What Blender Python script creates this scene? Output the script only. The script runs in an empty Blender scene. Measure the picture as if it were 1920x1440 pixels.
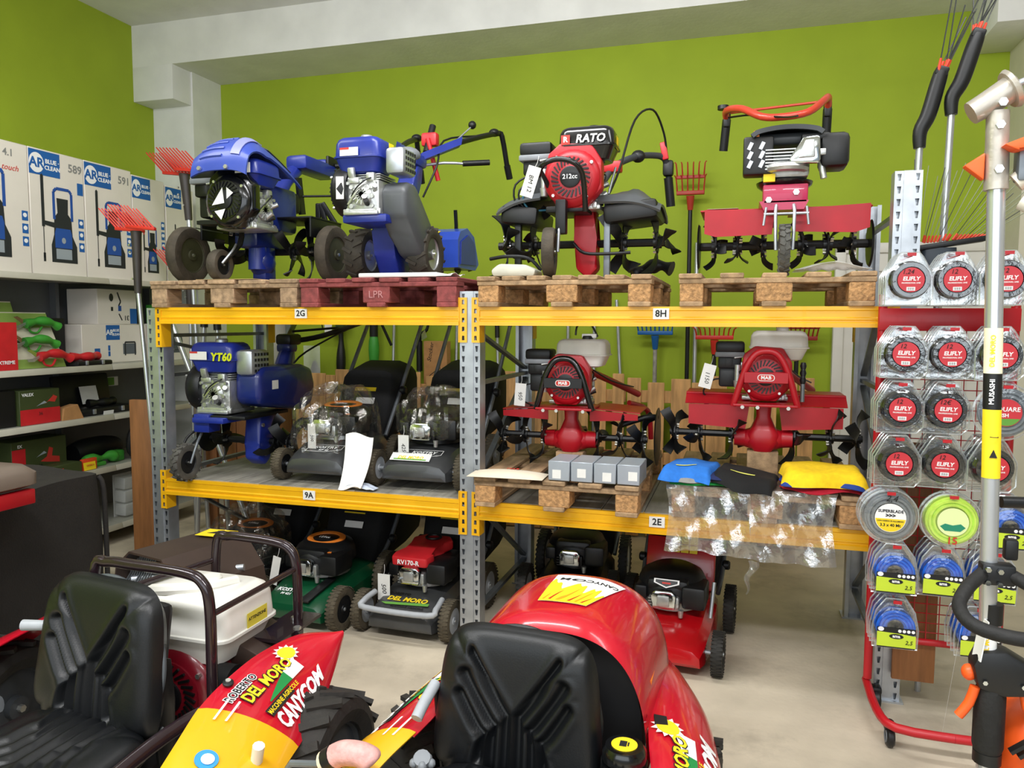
import bpy, bmesh, math, random
from mathutils import Vector as V, Matrix as M
random.seed(7)
SC = bpy.context.scene
COL = SC.collection
PI = math.pi
# ------------------------------------------------------------------ camera
F_PX, YAW, PITCH, ROLL, CAM_H = 1440.0, math.radians(16.6), math.radians(4.55), math.radians(0.25), 1.60
_fw = V((-math.sin(YAW)*math.cos(PITCH), math.cos(YAW)*math.cos(PITCH), -math.sin(PITCH)))
_r0 = V((math.cos(YAW), math.sin(YAW), 0)); _u0 = _r0.cross(_fw)
_rt = _r0*math.cos(ROLL)+_u0*math.sin(ROLL); _up = _u0*math.cos(ROLL)-_r0*math.sin(ROLL)
cam = bpy.data.cameras.new('camera'); cam.sensor_width = 36; cam.lens = F_PX/1920*36
cam.clip_start = .05
camo = bpy.data.objects.new('camera', cam); COL.objects.link(camo)
camo.matrix_world = M(((_rt.x, _up.x, -_fw.x, 0), (_rt.y, _up.y, -_fw.y, 0), (_rt.z, _up.z, -_fw.z, CAM_H), (0, 0, 0, 1)))
SC.camera = camo
# ------------------------------------------------------------------ light
SC.view_settings.view_transform = 'Standard'; SC.view_settings.look = 'None'
SC.view_settings.gamma = 1; SC.view_settings.use_curve_mapping = False
SC.view_settings.exposure = 0.6
w = bpy.data.worlds.new('sky'); SC.world = w; w.use_nodes = True
w.node_tree.nodes['Background'].inputs[0].default_value = (.85, .93, 1, 1)
w.node_tree.nodes['Background'].inputs[1].default_value = 0.2
def area(name, loc, rot, sx, sy, power, col=(1, 1, 1)):
    l = bpy.data.lights.new(name, 'AREA'); l.shape = 'RECTANGLE'; l.size = sx; l.size_y = sy; l.energy = power; l.color = col
    o = bpy.data.objects.new(name, l); COL.objects.link(o); o.location = loc; o.rotation_euler = [math.radians(a) for a in rot]
    return o
# daylight through the glazed shop front behind the camera
area('shop_window_daylight', (-.6, -2.9, 2.3), (90, 0, 0), 6.6, 2.2, 85, (.88, .95, 1))
# added lamp rows out of view; the far row tilts to brighten the wall
FILL_LAMPS = [(x, y) for y in (3.0, .3) for x in (-3.2, -1.1, .9)]
for lx, ly in FILL_LAMPS: area('fill_light', (lx, ly, 3.5), (48 if ly > 1 else 0, 0, 0), 1.5, .35, (12 if lx < -2 else 28 if lx < 0 else 12) if ly > 1 else (48 if lx < 0 else 56), (.98, .985, 1))
# ------------------------------------------------------------------ helpers
def lin(h):
    h = h.lstrip('#'); c = [int(h[i:i+2], 16)/255 for i in (0, 2, 4)]
    return tuple(x/12.92 if x <= .04045 else ((x+.055)/1.055)**2.4 for x in c)+(1,)
MATS = {}
def mat(name, col, rough=.5, metal=0, var=.1, scale=12, bump=0, bscale=None, coat=0, alpha=1, rnd=0, stretch=(1, 1, 1), emit=0, spec=.5, trans=0):
    if name in MATS: return MATS[name]
    m = bpy.data.materials.new(name); m.use_nodes = True; n = m.node_tree.nodes; L = m.node_tree.links
    p = n['Principled BSDF']; c = lin(col)
    p.inputs['Roughness'].default_value = rough; p.inputs['Metallic'].default_value = metal
    p.inputs['Coat Weight'].default_value = coat; p.inputs['Specular IOR Level'].default_value = spec
    p.inputs['Base Color'].default_value = c
    if trans: p.inputs['Transmission Weight'].default_value = trans
    if var or bump:
        tc = n.new('ShaderNodeTexCoord'); mp = n.new('ShaderNodeMapping'); mp.inputs['Scale'].default_value = stretch
        L.new(tc.outputs['Object'], mp.inputs[0])
        nz = n.new('ShaderNodeTexNoise'); nz.inputs['Scale'].default_value = scale; nz.inputs['Detail'].default_value = 4
        L.new(mp.outputs[0], nz.inputs['Vector'])
        if var:
            mx = n.new('ShaderNodeMix'); mx.data_type = 'RGBA'
            mx.inputs[6].default_value = tuple(max(0, x*(1-var)) for x in c[:3])+(1,)
            mx.inputs[7].default_value = tuple(min(1, x*(1+var)) for x in c[:3])+(1,)
            mr = n.new('ShaderNodeMapRange'); mr.inputs[1].default_value = .3; mr.inputs[2].default_value = .7
            L.new(nz.outputs[0], mr.inputs[0]); L.new(mr.outputs[0], mx.inputs[0])
            out = mx.outputs[2]
            if rnd:
                oi = n.new('ShaderNodeObjectInfo'); hs = n.new('ShaderNodeHueSaturation')
                ma = n.new('ShaderNodeMapRange'); ma.inputs[3].default_value = 1-rnd; ma.inputs[4].default_value = 1+rnd
                L.new(oi.outputs['Random'], ma.inputs[0]); L.new(ma.outputs[0], hs.inputs['Value']); L.new(out, hs.inputs['Color']); out = hs.outputs[0]
                vm = n.new('ShaderNodeVectorMath'); vm.operation = 'ADD'; L.new(mp.outputs[0], vm.inputs[0])
                mm = n.new('ShaderNodeMath'); mm.operation = 'MULTIPLY'; mm.inputs[1].default_value = 37; L.new(oi.outputs['Random'], mm.inputs[0]); L.new(mm.outputs[0], vm.inputs[1]); L.new(vm.outputs[0], nz.inputs['Vector'])
            L.new(out, p.inputs['Base Color'])
        if bump:
            b = n.new('ShaderNodeBump'); b.inputs['Strength'].default_value = bump; b.inputs['Distance'].default_value = .01
            if bscale:
                n2 = n.new('ShaderNodeTexNoise'); n2.inputs['Scale'].default_value = bscale; n2.inputs['Detail'].default_value = 3
                L.new(mp.outputs[0], n2.inputs['Vector']); L.new(n2.outputs[0], b.inputs['Height'])
            else: L.new(nz.outputs[0], b.inputs['Height'])
            L.new(b.outputs[0], p.inputs['Normal'])
    if alpha < 1:
        out = n['Material Output']; tr = n.new('ShaderNodeBsdfTransparent'); ms = n.new('ShaderNodeMixShader'); ms.inputs[0].default_value = alpha
        L.new(tr.outputs[0], ms.inputs[1]); L.new(p.outputs[0], ms.inputs[2]); L.new(ms.outputs[0], out.inputs[0])
    if emit: p.inputs['Emission Color'].default_value = c; p.inputs['Emission Strength'].default_value = emit
    MATS[name] = m; return m
def T(x=0, y=0, z=0, rx=0, ry=0, rz=0, s=1):
    R = math.radians
    return M.Translation((x, y, z)) @ M.Rotation(R(rz), 4, 'Z') @ M.Rotation(R(ry), 4, 'Y') @ M.Rotation(R(rx), 4, 'X') @ M.Scale(s, 4)
def crv(pts, k=4, closed=False):
    P = [V(p) for p in pts]; n = len(P); o = []
    for i in range(n if closed else n-1):
        a, b, c, d = (P[(i-1) % n], P[i], P[(i+1) % n], P[(i+2) % n]) if closed else (P[max(i-1, 0)], P[i], P[i+1], P[min(i+2, n-1)])
        for j in range(k):
            t = j/k
            o.append(.5*((2*b)+(c-a)*t+(2*a-5*b+4*c-d)*t*t+(3*b-a-3*c+d)*t**3))
    if not closed: o.append(P[-1])
    return o
def rrect(w, h, r, k=4):
    o = []
    for cx, cy, a0 in ((w/2-r, h/2-r, 0), (-w/2+r, h/2-r, 90), (-w/2+r, -h/2+r, 180), (w/2-r, -h/2+r, 270)):
        for j in range(k+1):
            a = math.radians(a0+90*j/k); o.append((cx+r*math.cos(a), cy+r*math.sin(a)))
    return o
def circ(r, n=24, cx=0, cy=0): return [(cx+r*math.cos(2*PI*i/n), cy+r*math.sin(2*PI*i/n)) for i in range(n)]
FR = T(0, 0, 0, 90)            # drawing plane XY -> upright plane facing -Y
class B:
    def __init__(s): s.bm = bmesh.new()
    def box(s, c, d, rot=(0, 0, 0), bev=0, seg=2):
        m = T(*c, *rot) @ M.Diagonal((*d, 1))
        g = bmesh.ops.create_cube(s.bm, size=1, matrix=m)
        if bev:
            e = list({e for v in g['verts'] for e in v.link_edges})
            bmesh.ops.bevel(s.bm, geom=e, offset=min(bev, min(d)*.49), segments=seg, profile=.5, affect='EDGES')
        return s
    def loft(s, rings, cap=True, closed=False):
        R = [[s.bm.verts.new(p) for p in r] for r in rings]; n = len(R[0])
        for i in range(len(R) if closed else len(R)-1):
            a, b = R[i], R[(i+1) % len(R)]
            for j in range(n):
                try: s.bm.faces.new((a[j], a[(j+1) % n], b[(j+1) % n], b[j]))
                except ValueError: pass
        if cap and not closed:
            s.bm.faces.new(R[0][::-1]); s.bm.faces.new(R[-1])
        return s
    def frame(s, d):
        d = d.normalized(); a = V((0, 0, 1)) if abs(d.z) < .9 else V((1, 0, 0))
        x = d.cross(a).normalized(); return x, d.cross(x).normalized()
    def cyl(s, p0, p1, r, r2=None, n=12):
        p0, p1 = V(p0), V(p1); r2 = r if r2 is None else r2; x, y = s.frame(p1-p0)
        return s.loft([[p+(x*math.cos(2*PI*i/n)+y*math.sin(2*PI*i/n))*q for i in range(n)] for p, q in ((p0, r), (p1, r2))])
    def tube(s, pts, r, n=8, k=0, closed=False):
        P = crv(pts, k, closed) if k else [V(p) for p in pts]
        N = len(P); rings = []; x = None
        for i, p in enumerate(P):
            d = (P[(i+1) % N]-P[i-1]) if closed else (P[min(i+1, N-1)]-P[max(i-1, 0)])
            d = d.normalized()
            if x is None: x, y = s.frame(d)
            else:
                x = (x-d*x.dot(d)).normalized(); y = d.cross(x)
            q = r(i/(N-1)) if callable(r) else r
            rings.append([p+(x*math.cos(2*PI*j/n)+y*math.sin(2*PI*j/n))*q for j in range(n)])
        return s.loft(rings, closed=closed)
    def strip(s, pts, wv, th, k=0):          # flat bar: width along vector wv, thickness across
        P = crv(pts, k) if k else [V(p) for p in pts]; wv = V(wv); rings = []
        for i, p in enumerate(P):
            d = (P[min(i+1, len(P)-1)]-P[max(i-1, 0)]).normalized(); t = d.cross(wv).normalized()*th/2
            rings.append([p+wv/2+t, p-wv/2+t, p-wv/2-t, p+wv/2-t])
        return s.loft(rings)
    def lathe(s, prof, n=24, m=None, closed=False):
        m = m or M(); rings = [[m @ V((r*math.cos(2*PI*i/n), r*math.sin(2*PI*i/n), z)) for i in range(n)] for r, z in prof]
        return s.loft(rings, closed=closed)
    def prism(s, poly, h, m=None, bev=0):
        m = m or M(); v0 = set(s.bm.verts) if bev else None
        s.loft([[m @ V((x, y, z)) for x, y in poly] for z in (0, h)])
        if bev:
            nv = [v for v in s.bm.verts if v not in v0]
            es = [e for e in {e for v in nv for e in v.link_edges}]
            bmesh.ops.bevel(s.bm, geom=es, offset=bev, segments=2, profile=.5, affect='EDGES')
        return s
    def ell(s, c, r, n=16, k=8, m=None):
        mm = (m or M()) @ T(*c) @ M.Diagonal((*r, 1))
        bmesh.ops.create_uvsphere(s.bm, u_segments=n, v_segments=k, radius=1, matrix=mm); return s
    def ring(s, c, R, r, m=None, n=24, k=8):
        m = (m or M()); rings = []
        for i in range(n):
            a = 2*PI*i/n
            rings.append([m @ (V(c)+V(((R+r*math.cos(2*PI*j/k))*math.cos(a), (R+r*math.cos(2*PI*j/k))*math.sin(a), r*math.sin(2*PI*j/k)))) for j in range(k)])
        return s.loft(rings, closed=True)
    def sheet(s, fn, nu, nv, th=0):
        G = [[s.bm.verts.new(fn(i/nu, j/nv)) for j in range(nv+1)] for i in range(nu+1)]; fs = []
        for i in range(nu):
            for j in range(nv): fs.append(s.bm.faces.new((G[i][j], G[i+1][j], G[i+1][j+1], G[i][j+1])))
        if th:
            s.bm.normal_update(); bmesh.ops.solidify(s.bm, geom=fs, thickness=th)
        return s
    def poly(s, pts):                       # one flat face
        s.bm.faces.new([s.bm.verts.new(p) for p in pts]); return s
    def mesh(s, name, material, ang=40):
        bmesh.ops.recalc_face_normals(s.bm, faces=s.bm.faces)
        me = bpy.data.meshes.new(name); s.bm.to_mesh(me); s.bm.free()
        me.materials.append(material)
        me.polygons.foreach_set('use_smooth', [True]*len(me.polygons)); me.set_sharp_from_angle(angle=math.radians(ang))
        return me
    def out(s, name, material, parent=None, m=None, ang=40): return put(name, s.mesh(name, material, ang), parent, m)
def put(name, me, parent=None, m=None):
    o = bpy.data.objects.new(name, me); COL.objects.link(o)
    if parent: o.parent = parent
    if m is not None: o.matrix_basis = m
    return o
def tag(o, label, cat, group=None):
    o['label'] = label; o['category'] = cat
    if group: o['group'] = group
    return o
def thing(name, label, cat, loc=(0, 0, 0), rz=0, group=None, rx=0, ry=0):
    o = bpy.data.objects.new(name, None); COL.objects.link(o); o.empty_display_size = .1
    o.matrix_basis = T(*loc, rx, ry, rz)
    return tag(o, label, cat, group)
def struct(o): o['kind'] = 'structure'; return o
TXT = {}
def txtmesh(s, size, bold=0, shear=0, ext=.0006, align='CENTER', space=1):
    c = bpy.data.curves.new('lettering', 'FONT'); c.body = s; c.size = size; c.extrude = ext; c.offset = bold*size; c.shear = shear
    c.align_x = align; c.align_y = 'CENTER'; c.resolution_u = 2; c.space_character = space
    o = bpy.data.objects.new('lettering', c); me = bpy.data.meshes.new_from_object(o)
    bpy.data.objects.remove(o); bpy.data.curves.remove(c); return me
def letters(s, size, material, parent, m, name='lettering', fn=None, **k):
    key = (s, size, material.name, tuple(sorted(k.items())))
    if key in TXT and fn is None: me = TXT[key]
    else:
        me = txtmesh(s, size, **k); me.materials.clear(); me.materials.append(material)
        if fn:
            for v in me.vertices: v.co = fn(v.co)
        else: TXT[key] = me
    return put(name, me, parent, m)
def dup(root, m=None, label=None, group=None):
    r = root.copy(); COL.objects.link(r)
    if m is not None: r.matrix_basis = m
    if label: r['label'] = label
    if group: r['group'] = group
    for ch in list(root.children):
        c = ch.copy(); COL.objects.link(c); c.parent = r; c.matrix_basis = ch.matrix_basis
        for g in list(ch.children):
            d = g.copy(); COL.objects.link(d); d.parent = c; d.matrix_basis = g.matrix_basis
    return r
# ------------------------------------------------------------------ shared materials
STEEL = mat('galvanised_steel', '#b9bec4', .38, .75, .18, 9)
STEEL_D = mat('dull_grey_steel', '#80868c', .45, .7, .15, 14)
ALU = mat('cast_aluminium', '#c4c6c4', .38, .8, .12, 25, .15, 60)
ZINC = mat('zinc_bolt', '#dcdcd6', .3, .9, .05)
CHROME = mat('bright_chrome', '#dfe6e8', .12, 1, 0)
YEL = mat('yellow_beam_paint', '#f0b414', .38, 0, .08, 6, coat=.2)
BLK = mat('black_plastic', '#0f1012', .45, 0, .15, 20)
BLKG = mat('gloss_black_paint', '#0a0b0d', .22, 0, .1, 10, coat=.4)
BLKM = mat('black_steel_paint', '#131416', .42, .2, .2, 18)
RUB = mat('black_rubber', '#141312', .72, 0, .25, 30, .2, 80)
RUBD = mat('dusty_tyre_rubber', '#4a4237', .8, 0, .35, 14, .25, 70)
DGREY = mat('dark_grey_plastic', '#3a3d41', .5, 0, .12, 16)
MGREY = mat('mid_grey_plastic', '#7c8085', .5, 0, .1, 16)
LGREY = mat('light_grey_plastic', '#a9adb2', .45, 0, .08, 16)
WHITE = mat('white_paper', '#e9e8e4', .7, 0, .04, 20)
WHT_P = mat('white_plastic', '#e6e4dc', .4, 0, .05, 10, coat=.1)
RED = mat('red_paint', '#b00d1e', .42, 0, .1, 8, coat=.05)
REDP = mat('red_plastic', '#c9232b', .42, 0, .1, 12)
BLUE = mat('blue_paint', '#1e2f8a', .35, 0, .12, 9, coat=.1)
BLUED = mat('dark_blue_paint', '#16266e', .35, 0, .15, 9, coat=.3)
INK = mat('black_ink', '#151515', .7, 0, 0)
INKW = mat('white_ink', '#f2f2f2', .6, 0, 0)
GRNP = mat('green_plastic', '#3f9a35', .45, 0, .1, 14)
ORG = mat('orange_plastic', '#e8812c', .45, 0, .1, 14)
PINE = mat('pine_wood', '#cf9f66', .75, 0, .28, 5, .15, 40, rnd=.12, stretch=(6, 6, .8))
PALW = mat('pallet_wood', '#a88a68', .82, 0, .35, 5, .3, 40, rnd=.18, stretch=(6, .8, 6))
PALB = mat('pressed_wood_block', '#b58a5c', .9, 0, .4, 60, .6, 90, rnd=.1)
CARD = mat('brown_cardboard', '#b58452', .85, 0, .1, 20)
# ------------------------------------------------------------------ the room
CONC = mat('concrete_floor', '#cbbfaa', .55, 0, .22, 2.2, .12, 40, spec=.4)
def stain(m):
    n = m.node_tree.nodes; L = m.node_tree.links; p = n['Principled BSDF']; src = p.inputs['Base Color'].links[0].from_socket
    tc = n.new('ShaderNodeTexCoord'); a = n.new('ShaderNodeTexNoise'); a.inputs['Scale'].default_value = 1.3; a.inputs['Detail'].default_value = 8; a.inputs['Roughness'].default_value = .7
    L.new(tc.outputs['Object'], a.inputs['Vector']); r = n.new('ShaderNodeMapRange'); r.inputs[1].default_value = .52; r.inputs[2].default_value = .72; r.inputs[4].default_value = .55
    L.new(a.outputs[0], r.inputs[0]); mx = n.new('ShaderNodeMix'); mx.data_type = 'RGBA'; mx.inputs[7].default_value = lin('#6f675a')
    L.new(r.outputs[0], mx.inputs[0]); L.new(src, mx.inputs[6]); L.new(mx.outputs[2], p.inputs['Base Color'])
stain(CONC)
GREEN = mat('green_wall_paint', '#96aa24', .8, 0, .05, 3, .05, 60)
PLAST = mat('white_plaster', '#dededb', .85, 0, .06, 4, .12, 30)
CREAM = mat('cream_plaster', '#cfcab4', .85, 0, .06, 4, .1, 30)
XL, YB, XR, YF, ZC = -4.88, 5.95, 6.2, -3.1, 4.02
struct(B().box(((XL+XR)/2, (YB+YF)/2, -.05), (XR-XL+.6, YB-YF+.6, .1)).out('floor', CONC))
struct(B().box((XL-.1, (YB+YF)/2, 2), (.2, YB-YF+.4, 4.2)).out('wall_left', GREEN))
struct(B().box(((XL+XR)/2, YB+.1, 2), (XR-XL, .2, 4.2)).out('wall_back', GREEN))
struct(B().box((XR+.1, (YB+YF)/2, 2), (.2, YB-YF+.4, 4.2)).out('wall_right', CREAM))
struct(B().box(((XL+XR)/2, (YB+YF)/2, ZC+.08), (XR-XL+.6, YB-YF+.6, .16)).out('ceiling', PLAST))
wf = B()
for c, d in ((((XL+XR)/2, YF, .2), (XR-XL, .15, .4)), (((XL+XR)/2, YF, 3.83), (XR-XL, .15, .4)), ((XL+.15, YF, 2), (.3, .15, 4)), ((XR-.15, YF, 2), (.3, .15, 4))): wf.box(c, d)
struct(wf.out('wall_front', CREAM))
struct(B().box(((XL+XR)/2, 5.66, 3.86), (XR-XL, .6, .35)).out('ceiling_beam', PLAST))
struct(B().box((XL+.2, 5.77, 1.86), (.41, .38, 3.72)).out('column', PLAST))
struct(B().box((XL+.19, 5.66, 3.55), (.40, .6, .28), bev=.006).out('column_corbel', PLAST))
struct(B().box((1.64+.22, 5.77, 1.86), (.42, .38, 3.72)).out('column', CREAM))
struct(B().box((1.41+.5, 5.66, 3.55), (1.0, .6, .3), bev=.006).out('column_corbel', PLAST))
struct(B().box((1.9+2.2, 5.77, 1.86), (4.2, .3, 3.72)).out('wall_return', CREAM))
DOORW = mat('white_door_paint', '#d9d6cd', .5, 0, .04, 5)
d = struct(B().box((1.12, 5.925, 1.06), (.9, .05, 2.12)).out('door_1', DOORW))
db = B()
for x in (.655, 1.585): db.box((x, 5.915, 1.08), (.07, .07, 2.16), bev=.008)
db.box((1.12, 5.915, 2.13), (1.0, .07, .07), bev=.008); db.out('door_frame', DOORW, d)
for z0, z1 in ((.15, .95), (1.05, 1.98)):
    p = B()
    for x in (.78, 1.46): p.box((x, 5.895, (z0+z1)/2), (.02, .02, z1-z0))
    for z in (z0, z1): p.box((1.12, 5.895, z), (.7, .02, .02))
    p.out('door_panel_moulding', DOORW, d)
B().cyl((1.5, 5.9, 1.02), (1.5, 5.85, 1.02), .012).cyl((1.5, 5.85, 1.02), (1.39, 5.85, 1.02), .009).out('door_handle', STEEL, d)
struct(B().box((-1.9, 5.94, .04), (5.1, .02, .08)).out('baseboard_back', CREAM))
for k_, (lx, ly) in enumerate(FILL_LAMPS):  # housings for the added fill lamps, all out of view
    t = thing('fill_luminaire', ('white strip lamp tilted towards the green wall' if ly > 1 else 'level white strip lamp hanging above the shop floor')+(', at the side wall', ', middle of its row', ', above the rack end')[k_ % 3], 'lamp', (lx, ly, 3.52), 0, 'strip lamps')
    B().box((0, 0, .03), (1.6, .4, .04), bev=.006).out('housing', WHT_P, t, T(0, 0, 0, 48 if ly > 1 else 0))
    for x in (-.6, .6): B().cyl((x, 0, .05), (x, 0, ZC-3.52), .006).out('hanger', STEEL, t)
# ------------------------------------------------------------------ pallet rack
def perf(b, x0, x1, y, z0, z1, pitch=.05, hw=(.016, .008), hh=.028, th=.003):
    n = max(1, round((z1-z0)/pitch)); p = (z1-z0)/n; xc = (x0+x1)/2
    for i in range(n):
        a = z0+i*p; c = a+p/2
        O = [(x0, a), (x1, a), (x1, a+p), (x0, a+p)]
        I = [(xc-hw[1]/2, c-hh/2), (xc+hw[1]/2, c-hh/2), (xc+hw[0]/2, c+hh/2), (xc-hw[0]/2, c+hh/2)]
        rings = [[V((q[0], yy, q[1])) for q in R] for R, yy in ((O, y+th), (O, y), (I, y), (I, y+th))]
        b.loft(rings, cap=False)
rack = thing('pallet_rack', 'two bay pallet rack with galvanised uprights and yellow beams', 'rack', (0, 0, 0))
RF, RB = 3.48, 4.52
UPX = ((-3.08, 1.672), (-1.25, 1.75), (.63, 2.22))
ZT, ZL = 1.675, .735
def upright_mesh(h):
    b = B(); b.box((0, .002, h/2), (.036, .006, h)); b.box((0, .03, h/2), (.094, .004, h))  # wide inner plate added behind the open channel so the slots read dark
    for s in (-1, 1):
        perf(b, s*.034-.016, s*.034+.016, .004, 0, h)
        b.box((s*.05, .042, h/2), (.003, .08, h)); b.box((s*.041, .081, h/2), (.018, .003, h)); b.box((s*.0175, .012, h/2), (.003, .016, h))
    b.box((0, .04, .004), (.13, .11, .008)); return b.mesh('upright', STEEL, 30)
for x, h in UPX:
    me = upright_mesh(h)
    put('upright', me, rack, T(x, RF, 0)); put('upright', me, rack, T(x, RB, 0, 0, 0, 180))
    zs = [.15, .75, 1.3, h-.15]
    for i, z in enumerate(zs):
        B().box((x, (RF+RB)/2, z), (.03, RB-RF-.1, .02)).out('horizontal_brace', STEEL_D, rack)
    for i in range(len(zs)-1):
        a, c = zs[i]+.03, zs[i+1]-.03
        if i % 2 == 0: a, c = c, a
        B().strip([(x, RF+.06, a), (x, RB-.06, c)], (.03, 0, 0), .016).out('diagonal_brace', STEEL_D, rack)
def beam(x0, x1, zt, front=True, label=None, lx=0):
    y = RF-.012 if front else RB+.012; s = 1 if front else -1; h = .088
    prof = [(0, 0), (.0, -.016), (.004, -.02), (.004, -.045), (0, -.049), (0, -.056), (.004, -.06), (.004, -.066), (-.006, -.070), (-.006, -h), (.045, -h), (.045, 0)]
    b = B().loft([[V((x, y+s*p[0], zt+p[1])) for p in prof] for x in (x0+.05, x1-.05)])
    o = b.out('beam', YEL, rack, ang=25)
    for x, sg in ((x0, 1), (x1, -1)):
        c = B(); xa, xb = sorted((x+sg*.012, x+sg*.05)); yy = RF-.006 if front else RB+.006
        up_ = 0 if x == -3.08 and zt == ZT else .045
        perf(c, xa, xb, yy-.002, zt-.215+up_, zt+up_, .043, (.012, .014), .022, .004)
        c.box((x+sg*.052, yy+s*.03, zt-.1075+up_), (.004, .075, .215)); c.out('beam_connector', YEL, o, ang=25)
    if label:
        B().box((lx, y-.002, zt-.032), (.07, .004, .048)).out('shelf_label', WHITE, o)
        letters(label, .042, INK, o, T(lx, y-.005, zt-.032, 90), bold=.02)
for zt, ls in ((ZT, (('2G', -2.16), ('8H', -.345))), (ZL, (('9A', -2.13), ('2E', -.345)))):
    beam(-3.08, -1.25, zt, True, *ls[0]); beam(-1.25, .63, zt, True, *ls[1]); beam(-3.08, -1.25, zt, False); beam(-1.25, .63, zt, False)
DECK = mat('grey_weathered_deck_board', '#8d897f', .6, .1, .3, 4, .15, 40, rnd=.12, stretch=(6, .7, 6))
for x0, x1 in ((-3.02, -1.31), (-1.19, .57)):
    n = 9; w_ = (x1-x0)/n
    me = B().box((0, 0, 0), (w_-.004, RB-RF-.02, .018), bev=.002, seg=1).mesh('deck_board', DECK)
    for i in range(n): put('deck_board', me, rack, T(x0+w_*(i+.5), (RF+RB)/2, ZL-.006+.001*(i % 3)))
ZD = ZL+.005
# ------------------------------------------------------------------ pallets
PALR = mat('red_painted_pallet_wood', '#87403f', .8, 0, .3, 6, .25, 40, rnd=.12, stretch=(6, .8, 6))
PALG = mat('weathered_pallet_wood', '#a3876a', .85, 0, .4, 6, .35, 40, rnd=.2, stretch=(6, .8, 6))
def pallet(label, x0, x1, y0, d, z, wood, block, nb=7, gap=.03, group='wooden pallets on the rack', jit=.004):
    W = x1-x0; t = thing('wooden_pallet', label, 'pallet', (x0, y0, z), 0, group)
    bw = (W-gap*(nb-1))/nb
    run = B().box((0, d/2, .011), (.1, d, .022), bev=.003, seg=1).mesh('runner', wood)
    blk = B().box((0, 0, .06), (.1, .12, .078), bev=.004, seg=1).mesh('block', block)
    blk2 = B().box((0, 0, .06), (.145, .12, .078), bev=.004, seg=1).mesh('block', block)
    strg = B().box((W/2, 0, .11), (W, .1, .022), bev=.003, seg=1).mesh('stringer_board', wood)
    pl = B().box((0, d/2, .132), (bw, d, .022), bev=.004, seg=1).mesh('plank', wood)
    for i, x in enumerate((.055, W/2, W-.055)):
        put('runner', run, t, T(x, 0, 0))
        for y in (.062, d/2, d-.062): put('block', blk2 if i == 1 else blk, t, T(x, y, 0))
    for y in (.052, d/2, d-.052): put('stringer_board', strg, t, T(0, y, 0))
    for i in range(nb):
        put('plank', pl, t, T(bw/2+i*(bw+gap), random.uniform(-.01, .006), random.uniform(-.002, .001), 0, 0, random.uniform(-.5, .5)))
    return t
pallet('weathered wooden pallet under the blue tiller with the domed cover', -3.075, -2.168, 3.45, .98, ZT, PALG, PALG, 5, .02)
tRP = pallet('red painted wooden pallet under the blue two wheel tractor', -2.15, -1.30, 3.44, .98, ZT, PALR, PALR, 6, .04)
letters('LPR', .05, mat('faded_pink_stamp', '#b98080', .8, 0, 0), tRP, T(.425, -.0005, .06, 90), name='stamp', ext=.0004)
pallet('pale wooden pallet under the red tiller with the black fuel tank', -1.20, -.385, 3.44, .98, ZT, PALW, PALB, 7, .03)
pallet('pale wooden pallet under the red tiller with black side discs', -.27, .525, 3.45, .98, ZT, PALW, PALB, 5, .075)
pallet('wooden pallet under the red tiller with black bumper hoop, middle level', -1.188, -.415, 3.36, 1.05, ZD, PALW, PALB, 5, .06)
pallet('wooden pallet behind the folded shirts on the middle level', -.285, .52, 3.44, .98, ZD, PALW, PALB, 6, .04)
ZP, ZPL = ZT+.144, ZD+.144
# ------------------------------------------------------------------ pallets standing along the back wall
def fence(label, x0, n, hs, y=5.70, rz=0, mw=PINE):
    t = thing('upright_pallet', label, 'pallet', (x0, y, 0), rz, 'pallets stood on edge')
    px = 0
    for i in range(n):
        bw = random.choice((.085, .1, .12, .14)); h = hs+random.uniform(-.05, .03)
        B().box((bw/2, 0, h/2+.01), (bw, .02, h), bev=.003, seg=1).out('plank', mw, t, T(px, random.uniform(-.004, .004), 0))
        px += bw+random.choice((.006, .01, .05))
    for z in (.12, .6, hs-.14): B().box((px/2, .03, z), (px, .035, .09), bev=.003, seg=1).out('rail', mw, t)
    return px
x = -4.3; 
for i, lb in enumerate(('pine pallet stood against the green wall behind the blue tiller', 'pine pallet stood against the green wall behind the grey mowers', 'pine pallet stood against the green wall behind the centre upright', 'pine pallet stood against the green wall below the blue rake', 'pine pallet stood against the green wall behind the red hooped tiller')):
    x += fence(lb, x, 9, 1.2)+.015
    if x > .35: break
BRW = mat('brown_stained_timber', '#8a5a33', .6, 0, .2, 6, .12, 40, stretch=(6, 6, .7))
fence('brown pallet stood beside the left end upright of the rack', -3.78, 6, 1.0, 4.75, 0, BRW)
tag(B().box((0, 0, .565), (.16, .035, 1.13), bev=.004).out('timber_plank', BRW, None, T(-3.44, 3.77, 0, 0, 0, 8)), 'reddish brown timber plank standing beside the left end of the rack', 'plank')
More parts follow.
